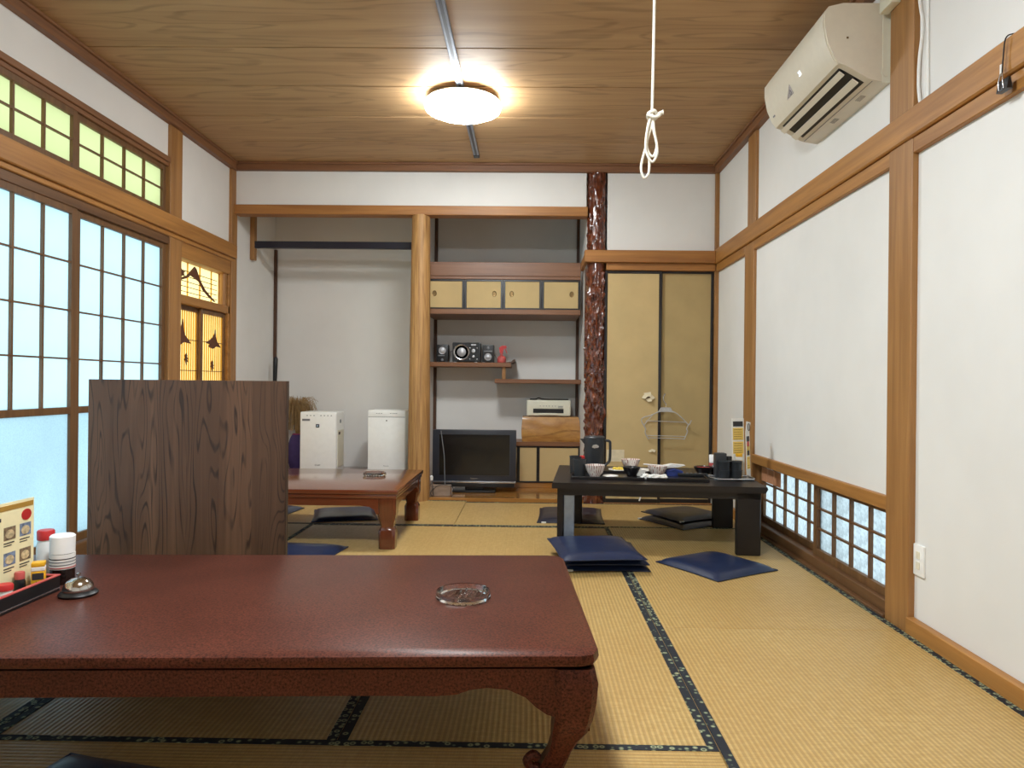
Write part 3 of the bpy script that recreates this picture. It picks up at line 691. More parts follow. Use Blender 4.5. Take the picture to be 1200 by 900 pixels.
lathe('pipe_cap', [(0.0, 0), (0.02, 0), (0.02, 0.003), (0, 0.003)], 'cream', t, 20, (-0.02, -0.002, 0.045), rot=(PI / 2, 0, 0))
# sticker and lettering on the sloping front: position along the slope
sl = math.atan2(0.107 - 0.168, -0.240 + 0.267)
def on_front(y, k):                      # k 0..1 from z 0.168 down to 0.107
    return (-0.267 + 0.027 * k - 0.001, y, 0.168 - 0.061 * k)
fr_rot = (PI / 2 + 0.42, 0, -PI / 2)
text('display_digits', '25', 0.030, 'led', t, on_front(0.30, 0.0), fr_rot)
bm = bmesh.new()
add_prism(bm, [(-0.045, -0.02), (0.04, -0.02), (0.035, 0.03)], 0.0008); obj('sticker', bm, 'silver', t, False, on_front(0.46, 0.35), fr_rot)
bm = bmesh.new(); add_tube(bm, [(0.008 * math.cos(a * PI / 6), 0.011 * math.sin(a * PI / 6), 0) for a in range(12)], 0.0016, 5, True); obj('sticker_mark', bm, 'ink', t, True, on_front(0.445, 0.45), fr_rot)
bm = bmesh.new(); add_prism(bm, [(-0.014, -0.004), (0.014, -0.004), (0.014, 0.004), (-0.014, 0.004)], 0.0008); obj('front_mark', bm, 'greyp', t, False, on_front(0.70, 0.75), fr_rot)
# cables by the post
t = thing('wall_cable', 'white cables running down the wall beside the air conditioner post', 'cable', (XR, 2.75, 2.04))
tube('cable', curve([(-0.010, 0.005, 0.6), (-0.010, 0.012, 0.42), (-0.010, -0.012, 0.30), (-0.010, 0.010, 0.18), (-0.010, 0.014, 0.08), (-0.010, 0.0, 0.0)], 8), 0.006, 'white', t, 8)
tube('cable', [(-0.006, -0.035, 0.6), (-0.006, -0.04, 0.3), (-0.006, -0.045, 0.0)], 0.005, 'white', t, 8)
tag(box('junction_box', 1.435, 1.475, 2.87, 2.97, 2.50, 2.57, 'cream', None, 0.006, 2), 'small cream junction box on the post above the air conditioner', 'box')
# clip
t = thing('binder_clip', 'black binder clip hanging on a dark string from the long rail', 'clip', (1.452, 2.206, 1.868))
prism('clip_body', [(-0.009, 0.0), (0.009, 0.0), (0.003, 0.036), (-0.003, 0.036)], 0.05, 'black', t, MY, False, (0, -0.025, 0))
for s in (-1, 1): tube('wire_handle', [(-0.009, 0.012 * s, 0.005), (-0.012, 0.010 * s, 0.03), (-0.010, 0.006 * s, 0.052), (-0.008, 0.0, 0.056)], 0.0016, 'silver', t, 6)
tube('string', curve([(-0.006, 0.002, 0.056), (-0.002, 0.004, 0.10), (0.0, -0.004, 0.16), (0.02, -0.010, 0.172), (0.044, -0.012, 0.1715)], 6), 0.0022, 'black', t, 6)
box('paper_slip', -0.007, -0.004, 0.004, 0.012, 0.05, 0.085, 'paper', t, 0)
# switch plate
t = thing('wall_switch', 'white wall switch plate on the white wall beside the timber post', 'switch', (XR, 2.735, 0.29))
box('plate', -0.009, 0.0, -0.036, 0.036, -0.06, 0.06, 'white', t, 0.005, 2)
for z in (-0.02, 0.02): box('socket_face', -0.0115, -0.008, -0.012, 0.012, z - 0.014, z + 0.014, 'cream', t, 0.001)

# ------------------------------------------------------------------ furniture
def loft(bm, secs):
    """secs: list of (cx, cy, hx, hy, z); eight sided sections with cut corners"""
    rings = []
    for cx, cy, hx, hy, z in secs:
        c = 0.3 * min(hx, hy)
        pts = [(-hx + c, -hy), (hx - c, -hy), (hx, -hy + c), (hx, hy - c), (hx - c, hy), (-hx + c, hy), (-hx, hy - c), (-hx, -hy + c)]
        rings.append([bm.verts.new((cx + a, cy + b, z)) for a, b in pts])
    for a, b in zip(rings, rings[1:]):
        for k in range(8): bm.faces.new((a[k], a[(k + 1) % 8], b[(k + 1) % 8], b[k]))
    bm.faces.new(rings[0]); bm.faces.new(rings[-1])
# near speckled lacquer table: local frame with x along the length, front at -y
TL, TD, TH = 2.10, 0.965, 0.325
t = thing('low_table', 'large speckled red brown lacquered low table with curled legs', 'table', (0, 0, 0), 0.048)
hx, hy = TL / 2, TD / 2
def top_outline(hx, hy, c):
    return [(-hx + c, -hy), (hx - c, -hy), (hx - c * 0.35, -hy + c * 0.25), (hx, -hy + c), (hx, hy - c), (hx - c * 0.35, hy - c * 0.25), (hx - c, hy), (-hx + c, hy), (-hx + c * 0.35, hy - c * 0.25), (-hx, hy - c), (-hx, -hy + c), (-hx + c * 0.35, -hy + c * 0.25)]
bm = bmesh.new()
rings = []
for d, z in ((0.012, 0.0), (0.003, 0.004), (0.0, 0.014), (0.002, 0.028), (0.012, 0.032)):
    rings.append([bm.verts.new((x, y, TH - 0.032 + z)) for x, y in top_outline(hx - d, hy - d, 0.045)])
for a, b in zip(rings, rings[1:]):
    for k in range(12): bm.faces.new((a[k], a[(k + 1) % 12], b[(k + 1) % 12], b[k]))
bm.faces.new(rings[0]); bm.faces.new(rings[-1]); obj('table_top', bm, 'lacq', t, True)
box('neck_band', -hx + 0.035, hx - 0.035, -hy + 0.035, hy - 0.035, TH - 0.040, TH - 0.032, 'lacq', t, 0)
def apron(length, sgn):
    """shaped skirt seen from the front, x from -length/2 to length/2, z downwards from the neck band"""
    h = length / 2; z0 = TH - 0.040
    half = [(h, z0), (h + 0.003, 0.25), (h + 0.002, 0.19), (h - 0.004, 0.155), (h - 0.013, 0.13), (h - 0.04, 0.135), (h - 0.06, 0.165), (h - 0.10, 0.178), (h - 0.125, 0.195), (h - 0.15, 0.218), (h - 0.19, 0.236), (h - 0.24, 0.241), (h - 0.28, 0.236), (h - 0.31, 0.226), (h - 0.36, 0.222), (h - 0.5, 0.224), (0.0, 0.224)]
    return half + [(-x, z) for x, z in reversed(half[:-1])]
for s in (-1, 1):
    bm = bmesh.new(); add_prism(bm, apron(TL - 0.05, s), 0.03, FRONT); obj('apron', bm, 'lacq', t, False, (0, s * (hy - 0.036) - 0.015, 0))
    bm = bmesh.new(); add_prism(bm, apron(TD - 0.05, s), 0.03, SIDE); obj('apron', bm, 'lacq', t, False, (s * (hx - 0.036) - 0.015, 0, 0))
for sx in (-1, 1):
    for sy in (-1, 1):
        bm = bmesh.new()
        prof = [(0.285, 0.0, 0.050), (0.25, -0.006, 0.052), (0.20, -0.006, 0.048), (0.16, -0.002, 0.045), (0.125, 0.006, 0.041), (0.095, 0.016, 0.031), (0.065, 0.026, 0.027), (0.04, 0.036, 0.029), (0.015, 0.046, 0.031), (0.0, 0.05, 0.031)]
        loft(bm, [(sx * (hx - 0.062 - d), sy * (hy - 0.062 - d), w, w, z) for z, d, w in prof])
        lg = obj('leg', bm, 'lacq', t, True)
        bm = bmesh.new()
        cx = hx - 0.062 - 0.05 - 0.045
        add_tube(bm, curve([(sx * (cx + 0.03), 0, 0.012), (sx * (cx + 0.004), 0, 0.014), (sx * (cx - 0.008), 0, 0.03), (sx * (cx + 0.006), 0, 0.044), (sx * (cx + 0.018), 0, 0.034)], 6), 0.012, 8)
        obj('curled_foot', bm, 'lacq', lg, True, (0, sy * (hy - 0.10), 0))
t.location = (0.172 - math.cos(0.048) * hx - math.sin(0.048) * hy, 1.645 + math.cos(0.048) * hy - math.sin(0.048) * hx, 0)
NEAR = t
def on_near(x, y): return (x, y, TH + 0.0005)
# polished rosewood table by the alcove
t = thing('low_table', 'polished rosewood low table in front of the alcove', 'table', (-1.50, 4.50, 0))
hx, hy, TH2 = 0.755, 0.487, 0.34
box('table_top', -hx, hx, -hy, hy, TH2 - 0.026, TH2, 'redwood', t, 0.006, 2)
box('moulding', -hx + 0.008, hx - 0.008, -hy + 0.008, hy - 0.008, TH2 - 0.050, TH2 - 0.026, 'redwood', t, 0.008, 2)
def apron2(h):
    z0 = TH2 - 0.05
    half = [(h, z0), (h, 0.20), (h - 0.11, 0.20), (h - 0.122, 0.225), (h - 0.15, 0.242), (h - 0.20, 0.247), (0, 0.247)]
    return half + [(-x, z) for x, z in reversed(half[:-1])]
for s in (-1, 1):
    bm = bmesh.new(); add_prism(bm, apron2(hx - 0.015), 0.028, FRONT); obj('apron', bm, 'redwood', t, False, (0, s * (hy - 0.032) - 0.014, 0))
    bm = bmesh.new(); add_prism(bm, apron2(hy - 0.015), 0.028, SIDE); obj('apron', bm, 'redwood', t, False, (s * (hx - 0.032) - 0.014, 0, 0))
for sx in (-1, 1):
    for sy in (-1, 1):
        bm = bmesh.new()
        loft(bm, [(sx * (hx - 0.013 - w - d), sy * (hy - 0.013 - w - d), w, w, z) for z, w, d in ((0.29, 0.056, 0), (0.20, 0.054, 0.0), (0.155, 0.043, 0.010), (0.125, 0.036, 0.016), (0.115, 0.042, 0.010), (0.10, 0.048, 0.004), (0.0, 0.046, 0.006))])
        obj('leg', bm, 'redwoodz', t, True)
for dx in (-0.12, 0.10):
    tube('carved_scroll', curve([(dx - 0.05, -0.470, 0.262), (dx - 0.02, -0.470, 0.256), (dx, -0.470, 0.266), (dx + 0.015, -0.470, 0.276), (dx + 0.024, -0.470, 0.268), (dx + 0.016, -0.470, 0.262)], 5), 0.004, 'redwood', t, 6)
# black brown table
BT = (0.765, 4.44); BR = -0.085; BH = 0.39
t = thing('low_table', 'black brown low table holding used dishes beside the low window', 'table', (BT[0], BT[1], 0), BR)
hx, hy = 0.60, 0.44
prism('table_top', [(-hx, BH - 0.034), (-hx - 0.0, BH - 0.012), (-hx + 0.004, BH), (hx - 0.004, BH), (hx, BH - 0.012), (hx - 0.012, BH - 0.034)], 2 * hy, 'blackwood', t, FRONT, False, (0, -hy, 0))
bm = bmesh.new()
for b in ((-hx + 0.03, hx - 0.03, -hy + 0.03, -hy + 0.052, BH - 0.075, BH - 0.034), (-hx + 0.03, hx - 0.03, hy - 0.052, hy - 0.03, BH - 0.075, BH - 0.034), (-hx + 0.03, -hx + 0.052, -hy + 0.052, hy - 0.052, BH - 0.075, BH - 0.034), (hx - 0.052, hx - 0.03, -hy + 0.052, hy - 0.052, BH - 0.075, BH - 0.034)): add_box(bm, *b, 0.002)
obj('apron', bm, 'blackwood', t)
for sx in (-1, 1):
    for sy in (-1, 1):
        o = (0.0, 0.0)
        xa, xb = sx * (hx - 0.03), sx * (hx - 0.165); ya, yb_ = sy * (hy - 0.03), sy * (hy - 0.075)
        if sx < 0 and sy < 0: xb = -(hx - 0.068)
        lg = box('leg', xa, xb, ya, yb_, 0.0, BH - 0.034, 'blackwood', t, 0.006)
        if sx < 0 and sy < 0:
            box('leg_face', -(hx - 0.068), -(hx - 0.128), -(hy - 0.038), -(hy - 0.066), 0.0, BH - 0.07, 'palegrey', lg, 0.003)['label'] = 'pale grey face on the leg'  # pale grey piece on this one leg only
# dark wood partition
t = thing('partition_panel', 'tall dark smoked pine partition board standing behind the speckled table', 'partition', (-1.39, 2.87, 0))
box('board', -0.402, 0.405, -0.012, 0.012, 0.02, 0.952, 'panelw', t, 0.002)
box('edge_band', 0.405, 0.408, -0.012, 0.012, 0.02, 0.952, 'paneledge', t, 0)
for x in (-0.3, 0.3): box('foot', x - 0.03, x + 0.03, -0.14, 0.14, 0, 0.02, 'paneledge', t, 0.004)

# ------------------------------------------------------------------ cushions
def cushion_mesh(a, b, h, mat):
    bm = bmesh.new(); n = 18; top = {}; bot = {}
    for i in range(n + 1):
        for j in range(n + 1):
            u, v = 2 * i / n - 1, 2 * j / n - 1
            e = (1 - abs(u) ** 5) * (1 - abs(v) ** 5)
            pin = 1 - 0.035 * (1 - abs(v) ** 2) * abs(u) ** 4
            pin2 = 1 - 0.035 * (1 - abs(u) ** 2) * abs(v) ** 4
            x, y = u * a / 2 * pin, v * b / 2 * pin2
            k = e ** 0.5
            wr = 0.0014 * noise.noise(Vector((u * 4, v * 4, 1.3)))
            edge = 0.14 * h
            top[i, j] = bm.verts.new((x, y, edge + h * 0.86 * k + wr * k))
            if 0 < i < n and 0 < j < n: bot[i, j] = bm.verts.new((x, y, edge - edge * k))
            else: bot[i, j] = top[i, j]
    for i in range(n):
        for j in range(n):
            bm.faces.new((top[i, j], top[i + 1, j], top[i + 1, j + 1], top[i, j + 1]))
            q = []
            for k in ((i, j), (i, j + 1), (i + 1, j + 1), (i + 1, j)):
                if bot[k] not in q: q.append(bot[k])
            try: bm.faces.new(q)
            except ValueError: pass
    return bm
def cushion(label, x, y, z, rz, a=0.44, b=0.50, h=0.036, mat='navy', corner=None, tilt=0.0):
    t = thing('floor_cushion', label, 'cushion', (x, y, z), rz, 'navy floor cushions')
    t.rotation_euler = (tilt, 0, rz)
    o = obj('pad', cushion_mesh(a, b, h, mat), mat, t, True)
    e = 0.14 * h
    pts = []
    for i in range(40):
        s = i / 40 * 4; k = int(s); f = 2 * (s - k) - 1
        u, v = ((f, -1), (1, f), (-f, 1), (-1, -f))[k]
        pts.append((u * a / 2 * (1 - 0.035 * (1 - v * v) * abs(u) ** 4), v * b / 2 * (1 - 0.035 * (1 - u * u) * abs(v) ** 4), e))
    tube('piping', pts, 0.0035, mat, t, 6, True)
    if corner: 
        cx, cy = corner
        box('tag', cx * a / 2 - 0.016, cx * a / 2 + 0.016, cy * b / 2 - 0.010, cy * b / 2 + 0.006, e - 0.004, e + 0.005, 'tagw', t, 0.001)
    return t
cushion('navy floor cushion at the bottom of the stack of three', 0.40, 3.86, 0.0, 0.02, 0.43, 0.50, corner=(-0.9, -0.98))
cushion('navy floor cushion in the middle of the stack of three', 0.385, 3.84, 0.036, 0.05, 0.43, 0.50)
cushion('navy floor cushion on top of the stack of three', 0.350, 3.79, 0.072, 0.12, 0.43, 0.51)
cushion('single navy floor cushion lying askew beside the stack of three', 0.985, 3.745, 0.0, 0.56, 0.43, 0.44)
cushion('dark navy floor cushion underneath another, behind the black table', 1.085, 4.975, 0.0, 0.56, 0.45, 0.45, mat='navyb', corner=(-0.96, 0.96))
cushion('dark greyish floor cushion lying on top of another, behind the black table', 1.10, 5.03, 0.036, 0.50, 0.43, 0.43, mat='navyb', corner=(-0.94, -0.96))
cushion('dark navy floor cushion with a white tag in front of the television bay', 0.30, 5.12, 0.0, -0.05, 0.46, 0.56, mat='navyb', corner=(-0.8, -0.98))
cushion('navy floor cushion under the far side of the rosewood table', -1.31, 5.05, 0.0, 0.25, 0.44, 0.46)
cushion('navy floor cushion far under the rosewood table, partly hidden by the partition', -1.93, 5.10, 0.0, -0.12, 0.44, 0.46)
cushion('bright navy floor cushion in front of the rosewood table', -1.30, 3.84, 0.0, -0.1, 0.48, 0.5)
cushion('navy floor cushion tucked below the front of the speckled table', -0.985, 1.505, 0.0, -0.22, 0.44, 0.46)

# ------------------------------------------------------------------ things in the alcove
def purifier(label, x, y, wd, h, dp, left):
    t = thing('air_purifier', label, 'air purifier', (x, y, 0.155))
    box('body', -wd / 2, wd / 2, 0.012, dp, 0.012, h, 'white', t, 0.010, 3)
    box('base', -wd / 2 + 0.02, wd / 2 - 0.02, 0.03, dp - 0.02, 0, 0.012, 'greyp', t, 0)
    if left:
        box('front_panel', -wd / 2 + 0.004, wd / 2 - 0.004, 0, 0.012, 0.015, h - 0.012, 'white', t, 0.004, 2)
        box('emblem', -0.018, 0.012, -0.0008, 0.0005, h - 0.135, h - 0.105, 'ink', t, 0)
        lathe('emblem_dot', [(0, 0), (0.008, 0), (0.008, 0.001), (0, 0.001)], 'silver', t, 12, (-0.003, -0.0008, h - 0.12), rot=(PI / 2, 0, 0))
        box('label_strip', -wd / 2 + 0.02, -wd / 2 + 0.088, -0.0008, 0.0005, h - 0.078, h - 0.060, 'greyp', t, 0)
        text('lettering', 'SHARP', 0.016, 'ink', t, (0.0, -0.0008, 0.075), (PI / 2, 0, 0))
        for k, xx in enumerate((-0.10, -0.07, -0.04, 0.02, 0.05, 0.08, 0.11)): box('button', xx, xx + 0.012, -0.0008, 0.0005, h - 0.034, h - 0.028, 'greyp', t, 0)
        box('tank_cover', wd / 2 - 0.002, wd / 2 + 0.004, 0.05, dp - 0.03, 0.05, h - 0.16, 'cream', t, 0.004)
        box('tank_grip', wd / 2 + 0.002, wd / 2 + 0.006, 0.07, 0.12, h - 0.20, h - 0.175, 'ink', t, 0.001)
        box('side_grip', wd / 2 - 0.002, wd / 2 + 0.002, 0.12, 0.16, h - 0.10, h - 0.07, 'greyp', t, 0.001)
    else:
        box('front_panel', -wd / 2 + 0.003, wd / 2 - 0.003, 0, 0.012, 0.015, h - 0.062, 'white', t, 0.004, 2)
        box('control_strip', -wd / 2 + 0.003, wd / 2 - 0.003, 0.001, 0.012, h - 0.058, h - 0.006, 'white', t, 0.003, 2)
        box('seam', -wd / 2 + 0.004, wd / 2 - 0.004, 0.006, 0.012, h - 0.063, h - 0.057, 'greyp', t, 0)
        for xx in (-0.09, -0.07, -0.05, 0.03, 0.05, 0.065, 0.08): box('button', xx, xx + 0.012, -0.0002, 0.0015, h - 0.03, h - 0.026, 'greyp', t, 0)
        box('emblem', -0.004, 0.006, -0.0008, 0.0005, h - 0.095, h - 0.085, 'ink', t, 0)
        text('lettering', 'Panasonic', 0.012, 'greyp', t, (0.0, -0.0008, 0.075), (PI / 2, 0, 0))
purifier('white air purifier with a black square emblem in the alcove', -1.832, 6.12, 0.315, 0.535, 0.27, True)
purifier('taller plain white air purifier beside the pale log post', -1.238, 6.12, 0.325, 0.557, 0.25, False)
# dried grass in a purple wrapped vase
t = thing('dried_plant', 'bushy dried grass in a purple wrapped vase beside the air purifier', 'plant', (-2.125, 6.50, 0.155))
lathe('vase', [(0.0, 0.0), (0.07, 0.0), (0.095, 0.08), (0.10, 0.18), (0.075, 0.27), (0.05, 0.32), (0.045, 0.31), (0.0, 0.29)], 'purple', t, 20)
lathe('vase_band', [(0.047, 0.295), (0.054, 0.30), (0.054, 0.315), (0.047, 0.32)], 'red', t, 20)
random.seed(5); bm = bmesh.new()
for k in range(420):
    a = random.uniform(0, 2 * PI); r = random.uniform(0.05, 0.165); hh = random.uniform(0.28, 0.40); dr = random.uniform(0.0, 0.34)
    p = curve([(0.02 * math.cos(a), 0.02 * math.sin(a), 0.30), (0.35 * r * math.cos(a), 0.35 * r * math.sin(a), 0.30 + 0.7 * hh), (0.75 * r * math.cos(a + 0.2), 0.75 * r * math.sin(a + 0.2), 0.30 + hh * 0.92 - 0.1 * dr), (r * math.cos(a + 0.3), r * math.sin(a + 0.3), max(0.35, 0.30 + hh * 0.9 - dr))], 3)
    add_tube(bm, [(q.x * 1.08, max(-0.09, min(0.12, q.y * 0.7)), q.z) for q in p], 0.0016, 3)
g = obj('dried_grass', bm, 'straw', t); g['kind'] = 'stuff'
# dark stick standing in the alcove corner
t = thing('walking_stick', 'thin black stick with a silver band standing in the alcove corner', 'stick', (-2.345, 6.45, 0.155))
tube('shaft', [(0, 0, 0), (0, 0.02, 0.80)], 0.012, 'black', t, 10)
tube('band', [(0, 0.0205, 0.82), (0, 0.021, 0.86)], 0.0145, 'silver', t, 12)
tube('grip', [(0, 0.02, 0.79), (0, 0.0228, 0.92), (0, 0.024, 1.0), (0, 0.0245, 1.02)], [0.017, 0.019, 0.021, 0.012], 'black', t, 12)
t.rotation_euler = (0, 0.012, 0)
# television
t = thing('television', 'dark flat television with a silver strip standing on the alcove floor', 'television', (-0.47, 6.05, 0.021))
box('cabinet', -0.357, 0.357, 0, 0.07, 0.085, 0.532, 'tvframe', t, 0.006, 2)
box('rear_cover', -0.26, 0.26, 0.07, 0.13, 0.13, 0.46, 'black', t, 0.02)
box('screen', -0.300, 0.300, -0.001, 0.003, 0.146, 0.492, 'blackg', t, 0)
boxes('screen_bezel', [(-0.306, 0.306, -0.004, 0.002, 0.492, 0.498), (-0.306, 0.306, -0.004, 0.002, 0.140, 0.146), (-0.306, -0.300, -0.004, 0.002, 0.146, 0.492), (0.300, 0.306, -0.004, 0.002, 0.146, 0.492)], 'tvframe', t)
box('silver_strip', -0.362, 0.357, -0.010, 0.02, 0.080, 0.097, 'silver', t, 0.004, 2)
box('speaker_bar', -0.345, 0.345, 0.0, 0.05, 0.045, 0.080, 'black', t, 0.006, 2)
box('stand_neck', -0.08, 0.08, 0.03, 0.07, 0.02, 0.09, 'black', t, 0.004)
box('stand_base', -0.183, 0.183, -0.03, 0.15, 0.0, 0.02, 'black', t, 0.006, 2)
text('lettering', 'Panasonic', 0.016, 'silver', t, (0.0, -0.0008, 0.120), (PI / 2, 0, 0))
tube('aerial_cable', curve([(-0.285, -0.006, 0.525), (-0.27, -0.012, 0.42), (-0.255, -0.012, 0.30), (-0.25, -0.012, 0.15), (-0.245, -0.02, 0.06)], 6), 0.004, 'greyp', t, 6)
# small box and cables under the television
t = thing('small_box', 'small matt grey brown box under the television', 'box', (-0.728, 5.86, 0.021))
box('greybrown', -0.083, 0.083, -0.04, 0.04, 0, 0.088, 'greybrown', t, 0.003)  # plain grey brown block at the foot of the television
box('top_ledge', -0.083, 0.083, -0.042, 0.0, 0.080, 0.0905, 'greybrown', t, 0.002)
t = thing('power_cable', 'tangled black power cable beside the television', 'cable', (-0.735, 5.80, 0.021))
tube('cable', curve([(-0.045, 0.0, 0.004), (-0.05, -0.005, 0.05), (-0.02, -0.01, 0.085), (0.02, -0.008, 0.098), (0.07, -0.006, 0.094), (0.11, -0.006, 0.08), (0.12, -0.006, 0.03), (0.10, -0.01, 0.004)], 6), 0.003, 'black', t, 6)
tube('cable', curve([(-0.055, 0.0, 0.004), (-0.07, -0.005, 0.03), (-0.05, -0.01, 0.07), (-0.06, 0.02, 0.10), (-0.07, 0.04, 0.14)], 6), 0.003, 'black', t, 6)
lathe('plug', [(0, 0), (0.012, 0), (0.014, 0.03), (0.006, 0.04), (0, 0.04)], 'white', t, 10, (-0.068, 0.03, 0.13))
# speakers on the higher shelf
SZ = 1.138
def speaker(label, x, y, flip):
    t = thing('speaker', label, 'speaker', (x, y, SZ))
    w2, h = 0.0515, 0.158
    box('cabinet', -w2, w2, 0, 0.12, 0.004, h, 'black', t, 0.005, 2)
    for xx in (-0.035, 0.035): box('foot', xx - 0.008, xx + 0.008, 0.005, 0.02, 0, 0.004, 'silver', t, 0)
    zc = 0.052 if flip else 0.106
    lathe('cone', [(0, 0.010), (0.022, 0.006), (0.029, 0.0), (0.033, 0.002), (0.033, -0.002), (0, -0.002)], 'cone', t, 24, (0, 0, zc), rot=(PI / 2, 0, 0))
    box('name_strip', -0.038, 0.02 if not flip else 0.038, -0.002, 0.001, (0.056 if not flip else 0.098), (0.066 if not flip else 0.108), 'greyp', t, 0)
    lathe('tweeter', [(0, 0.004), (0.009, 0.002), (0.012, 0.0), (0, -0.001)], 'greyp', t, 16, (0, 0, 0.022 if not flip else 0.132), rot=(PI / 2, 0, 0))
speaker('small black speaker with its silver cone at the top', -0.790, 6.36, False)
speaker('small black speaker with its silver cone near the bottom', -0.380, 6.36, True)
t = thing('subwoofer', 'large black subwoofer with a silver ringed cone on the shelf', 'speaker', (-0.578, 6.36, SZ))
box('cabinet', -0.122, 0.128, 0.0, 0.17, 0.006, 0.180, 'charcoal', t, 0.008, 2)
box('front_face', -0.118, 0.116, -0.004, 0.001, 0.010, 0.176, 'black', t, 0.003)
lathe('ring', [(0.060, 0.0), (0.068, 0.004), (0.074, 0.0), (0.074, -0.003), (0.060, -0.003)], 'silver', t, 36, (-0.040, -0.004, 0.092), rot=(PI / 2, 0, 0))
lathe('cone', [(0, 0.014), (0.025, 0.009), (0.042, -0.001), (0, -0.002)], 'cone', t, 30, (-0.040, -0.004, 0.092), rot=(PI / 2, 0, 0))
for z, r in ((0.104, 0.021), (0.054, 0.014)): lathe('knob', [(0, 0.010), (r * 0.8, 0.009), (r, 0.0), (0, 0)], 'silver', t, 20, (0.068, -0.004, z), rot=(PI / 2, 0, 0))
for xx, zz in ((0.036, 0.13), (0.10, 0.13), (0.036, 0.03), (0.10, 0.03)): lathe('screw', [(0, 0.003), (0.005, 0.002), (0.005, 0), (0, 0)], 'silver', t, 10, (xx, -0.004, zz), rot=(PI / 2, 0, 0))
box('name_badge', 0.045, 0.09, -0.006, -0.003, 0.152, 0.165, 'silver', t, 0.001)
for xx in (-0.095, 0.09): box('foot', xx - 0.012, xx + 0.012, 0.0, 0.02, 0, 0.006, 'silver', t, 0)
t = thing('speaker_cable', 'thin dark speaker wires behind the shelf speakers', 'cable', (-0.6, 6.555, SZ))
tube('wire', curve([(-0.15, 0.0, 0.10), (-0.10, 0.05, 0.11), (-0.10, 0.06, 0.03), (-0.06, 0.06, 0.003)], 6), 0.002, 'ink', t, 5)
tube('wire', curve([(-0.25, -0.02, 0.09), (-0.275, 0.03, 0.07), (-0.27, 0.04, 0.02), (-0.24, 0.04, 0.003)], 6), 0.002, 'ink', t, 5)
tube('wire', curve([(0.26, -0.02, 0.09), (0.285, 0.0, 0.05), (0.30, 0.0, 0.01), (0.27, 0.02, 0.003)], 6), 0.002, 'ink', t, 5)
t = thing('spray_bottle', 'red spray bottle standing on the shelf beside the speakers', 'bottle', (-0.258, 6.37, SZ))
lathe('bottle', [(0, 0), (0.036, 0), (0.040, 0.01), (0.040, 0.04), (0.032, 0.056), (0.014, 0.066), (0.013, 0.09), (0, 0.09)], 'redt', t, 20)
prism('trigger_head', [(-0.016, 0.085), (0.012, 0.085), (0.016, 0.12), (0.024, 0.125), (0.046, 0.135), (0.040, 0.155), (0.0, 0.152), (-0.024, 0.135)], 0.022, 'red', t, FRONT, False, (0, -0.011, 0))
prism('trigger', [(0.026, 0.128), (0.034, 0.128), (0.052, 0.085), (0.046, 0.083)], 0.012, 'red', t, FRONT, False, (0, -0.006, 0))
# block and printer on the low cabinet
t = None
bm = bmesh.new(); bmesh.ops.create_cube(bm, size=1.0)
bmesh.ops.subdivide_edges(bm, edges=bm.edges[:], cuts=14, use_grid_fill=True)
for v in bm.verts:
    x, y, z = v.co; top = z + 0.5
    xx = x * (0.518 - 0.015 * top) - 0.006 * top; yy = y * (0.26 - 0.03 * top); zz = top * 0.222
    n = noise.noise(Vector((x * 3, y * 3, z * 3)))
    bulge = (1 - (2 * z) ** 2) * 0.012
    if abs(y) > 0.49: yy += math.copysign(bulge, y)
    if abs(x) > 0.49: xx += math.copysign(bulge * 0.7, x)
    if 0.02 < top < 0.98: yy += 0.006 * n; xx += 0.004 * n
    v.co = (xx, yy, zz)
tag(obj('wood_block', bm, 'burl', None, True, (0.193, 6.50, 0.4335)), 'golden burl timber block standing on the low cabinet', 'block')
t = thing('printer', 'cream desktop printer on the golden burl block', 'printer', (0.17, 6.42, 0.656))
box('body', -0.199, 0.199, 0, 0.20, 0.006, 0.150, 'cream', t, 0.014, 3)
box('foot_strip', -0.18, 0.18, 0.02, 0.18, 0, 0.006, 'ink', t, 0)
box('control_panel', -0.142, 0.142, -0.004, 0.004, 0.076, 0.110, 'cream', t, 0.002)
box('output_slot', -0.140, 0.135, -0.003, 0.004, 0.034, 0.072, 'black', t, 0.002)
box('output_tray', -0.08, 0.08, -0.02, 0.004, 0.014, 0.034, 'cream', t, 0.003)
for xx in (-0.08, -0.05, -0.025, 0.0, 0.03, 0.055): box('button', xx, xx + 0.008, -0.006, -0.003, 0.094, 0.099, 'greyp', t, 0)
for zz in (0.092, 0.080): box('name_mark', 0.085, 0.128, -0.0055, -0.003, zz, zz + 0.005, 'greyp', t, 0)
bm = bmesh.new(); add_tube(bm, curve([(-0.17, 0.05, 0.157), (-0.12, 0.06, 0.158), (-0.09, 0.06, 0.168), (-0.06, 0.06, 0.16), (0.0, 0.06, 0.156), (0.08, 0.07, 0.156), (0.18, 0.06, 0.157)], 6), 0.006, 8)
tag(obj('printer_cable', bm, 'black', None, True, (0.17, 6.42, 0.656)), 'black cable lying on top of the cream printer', 'cable')

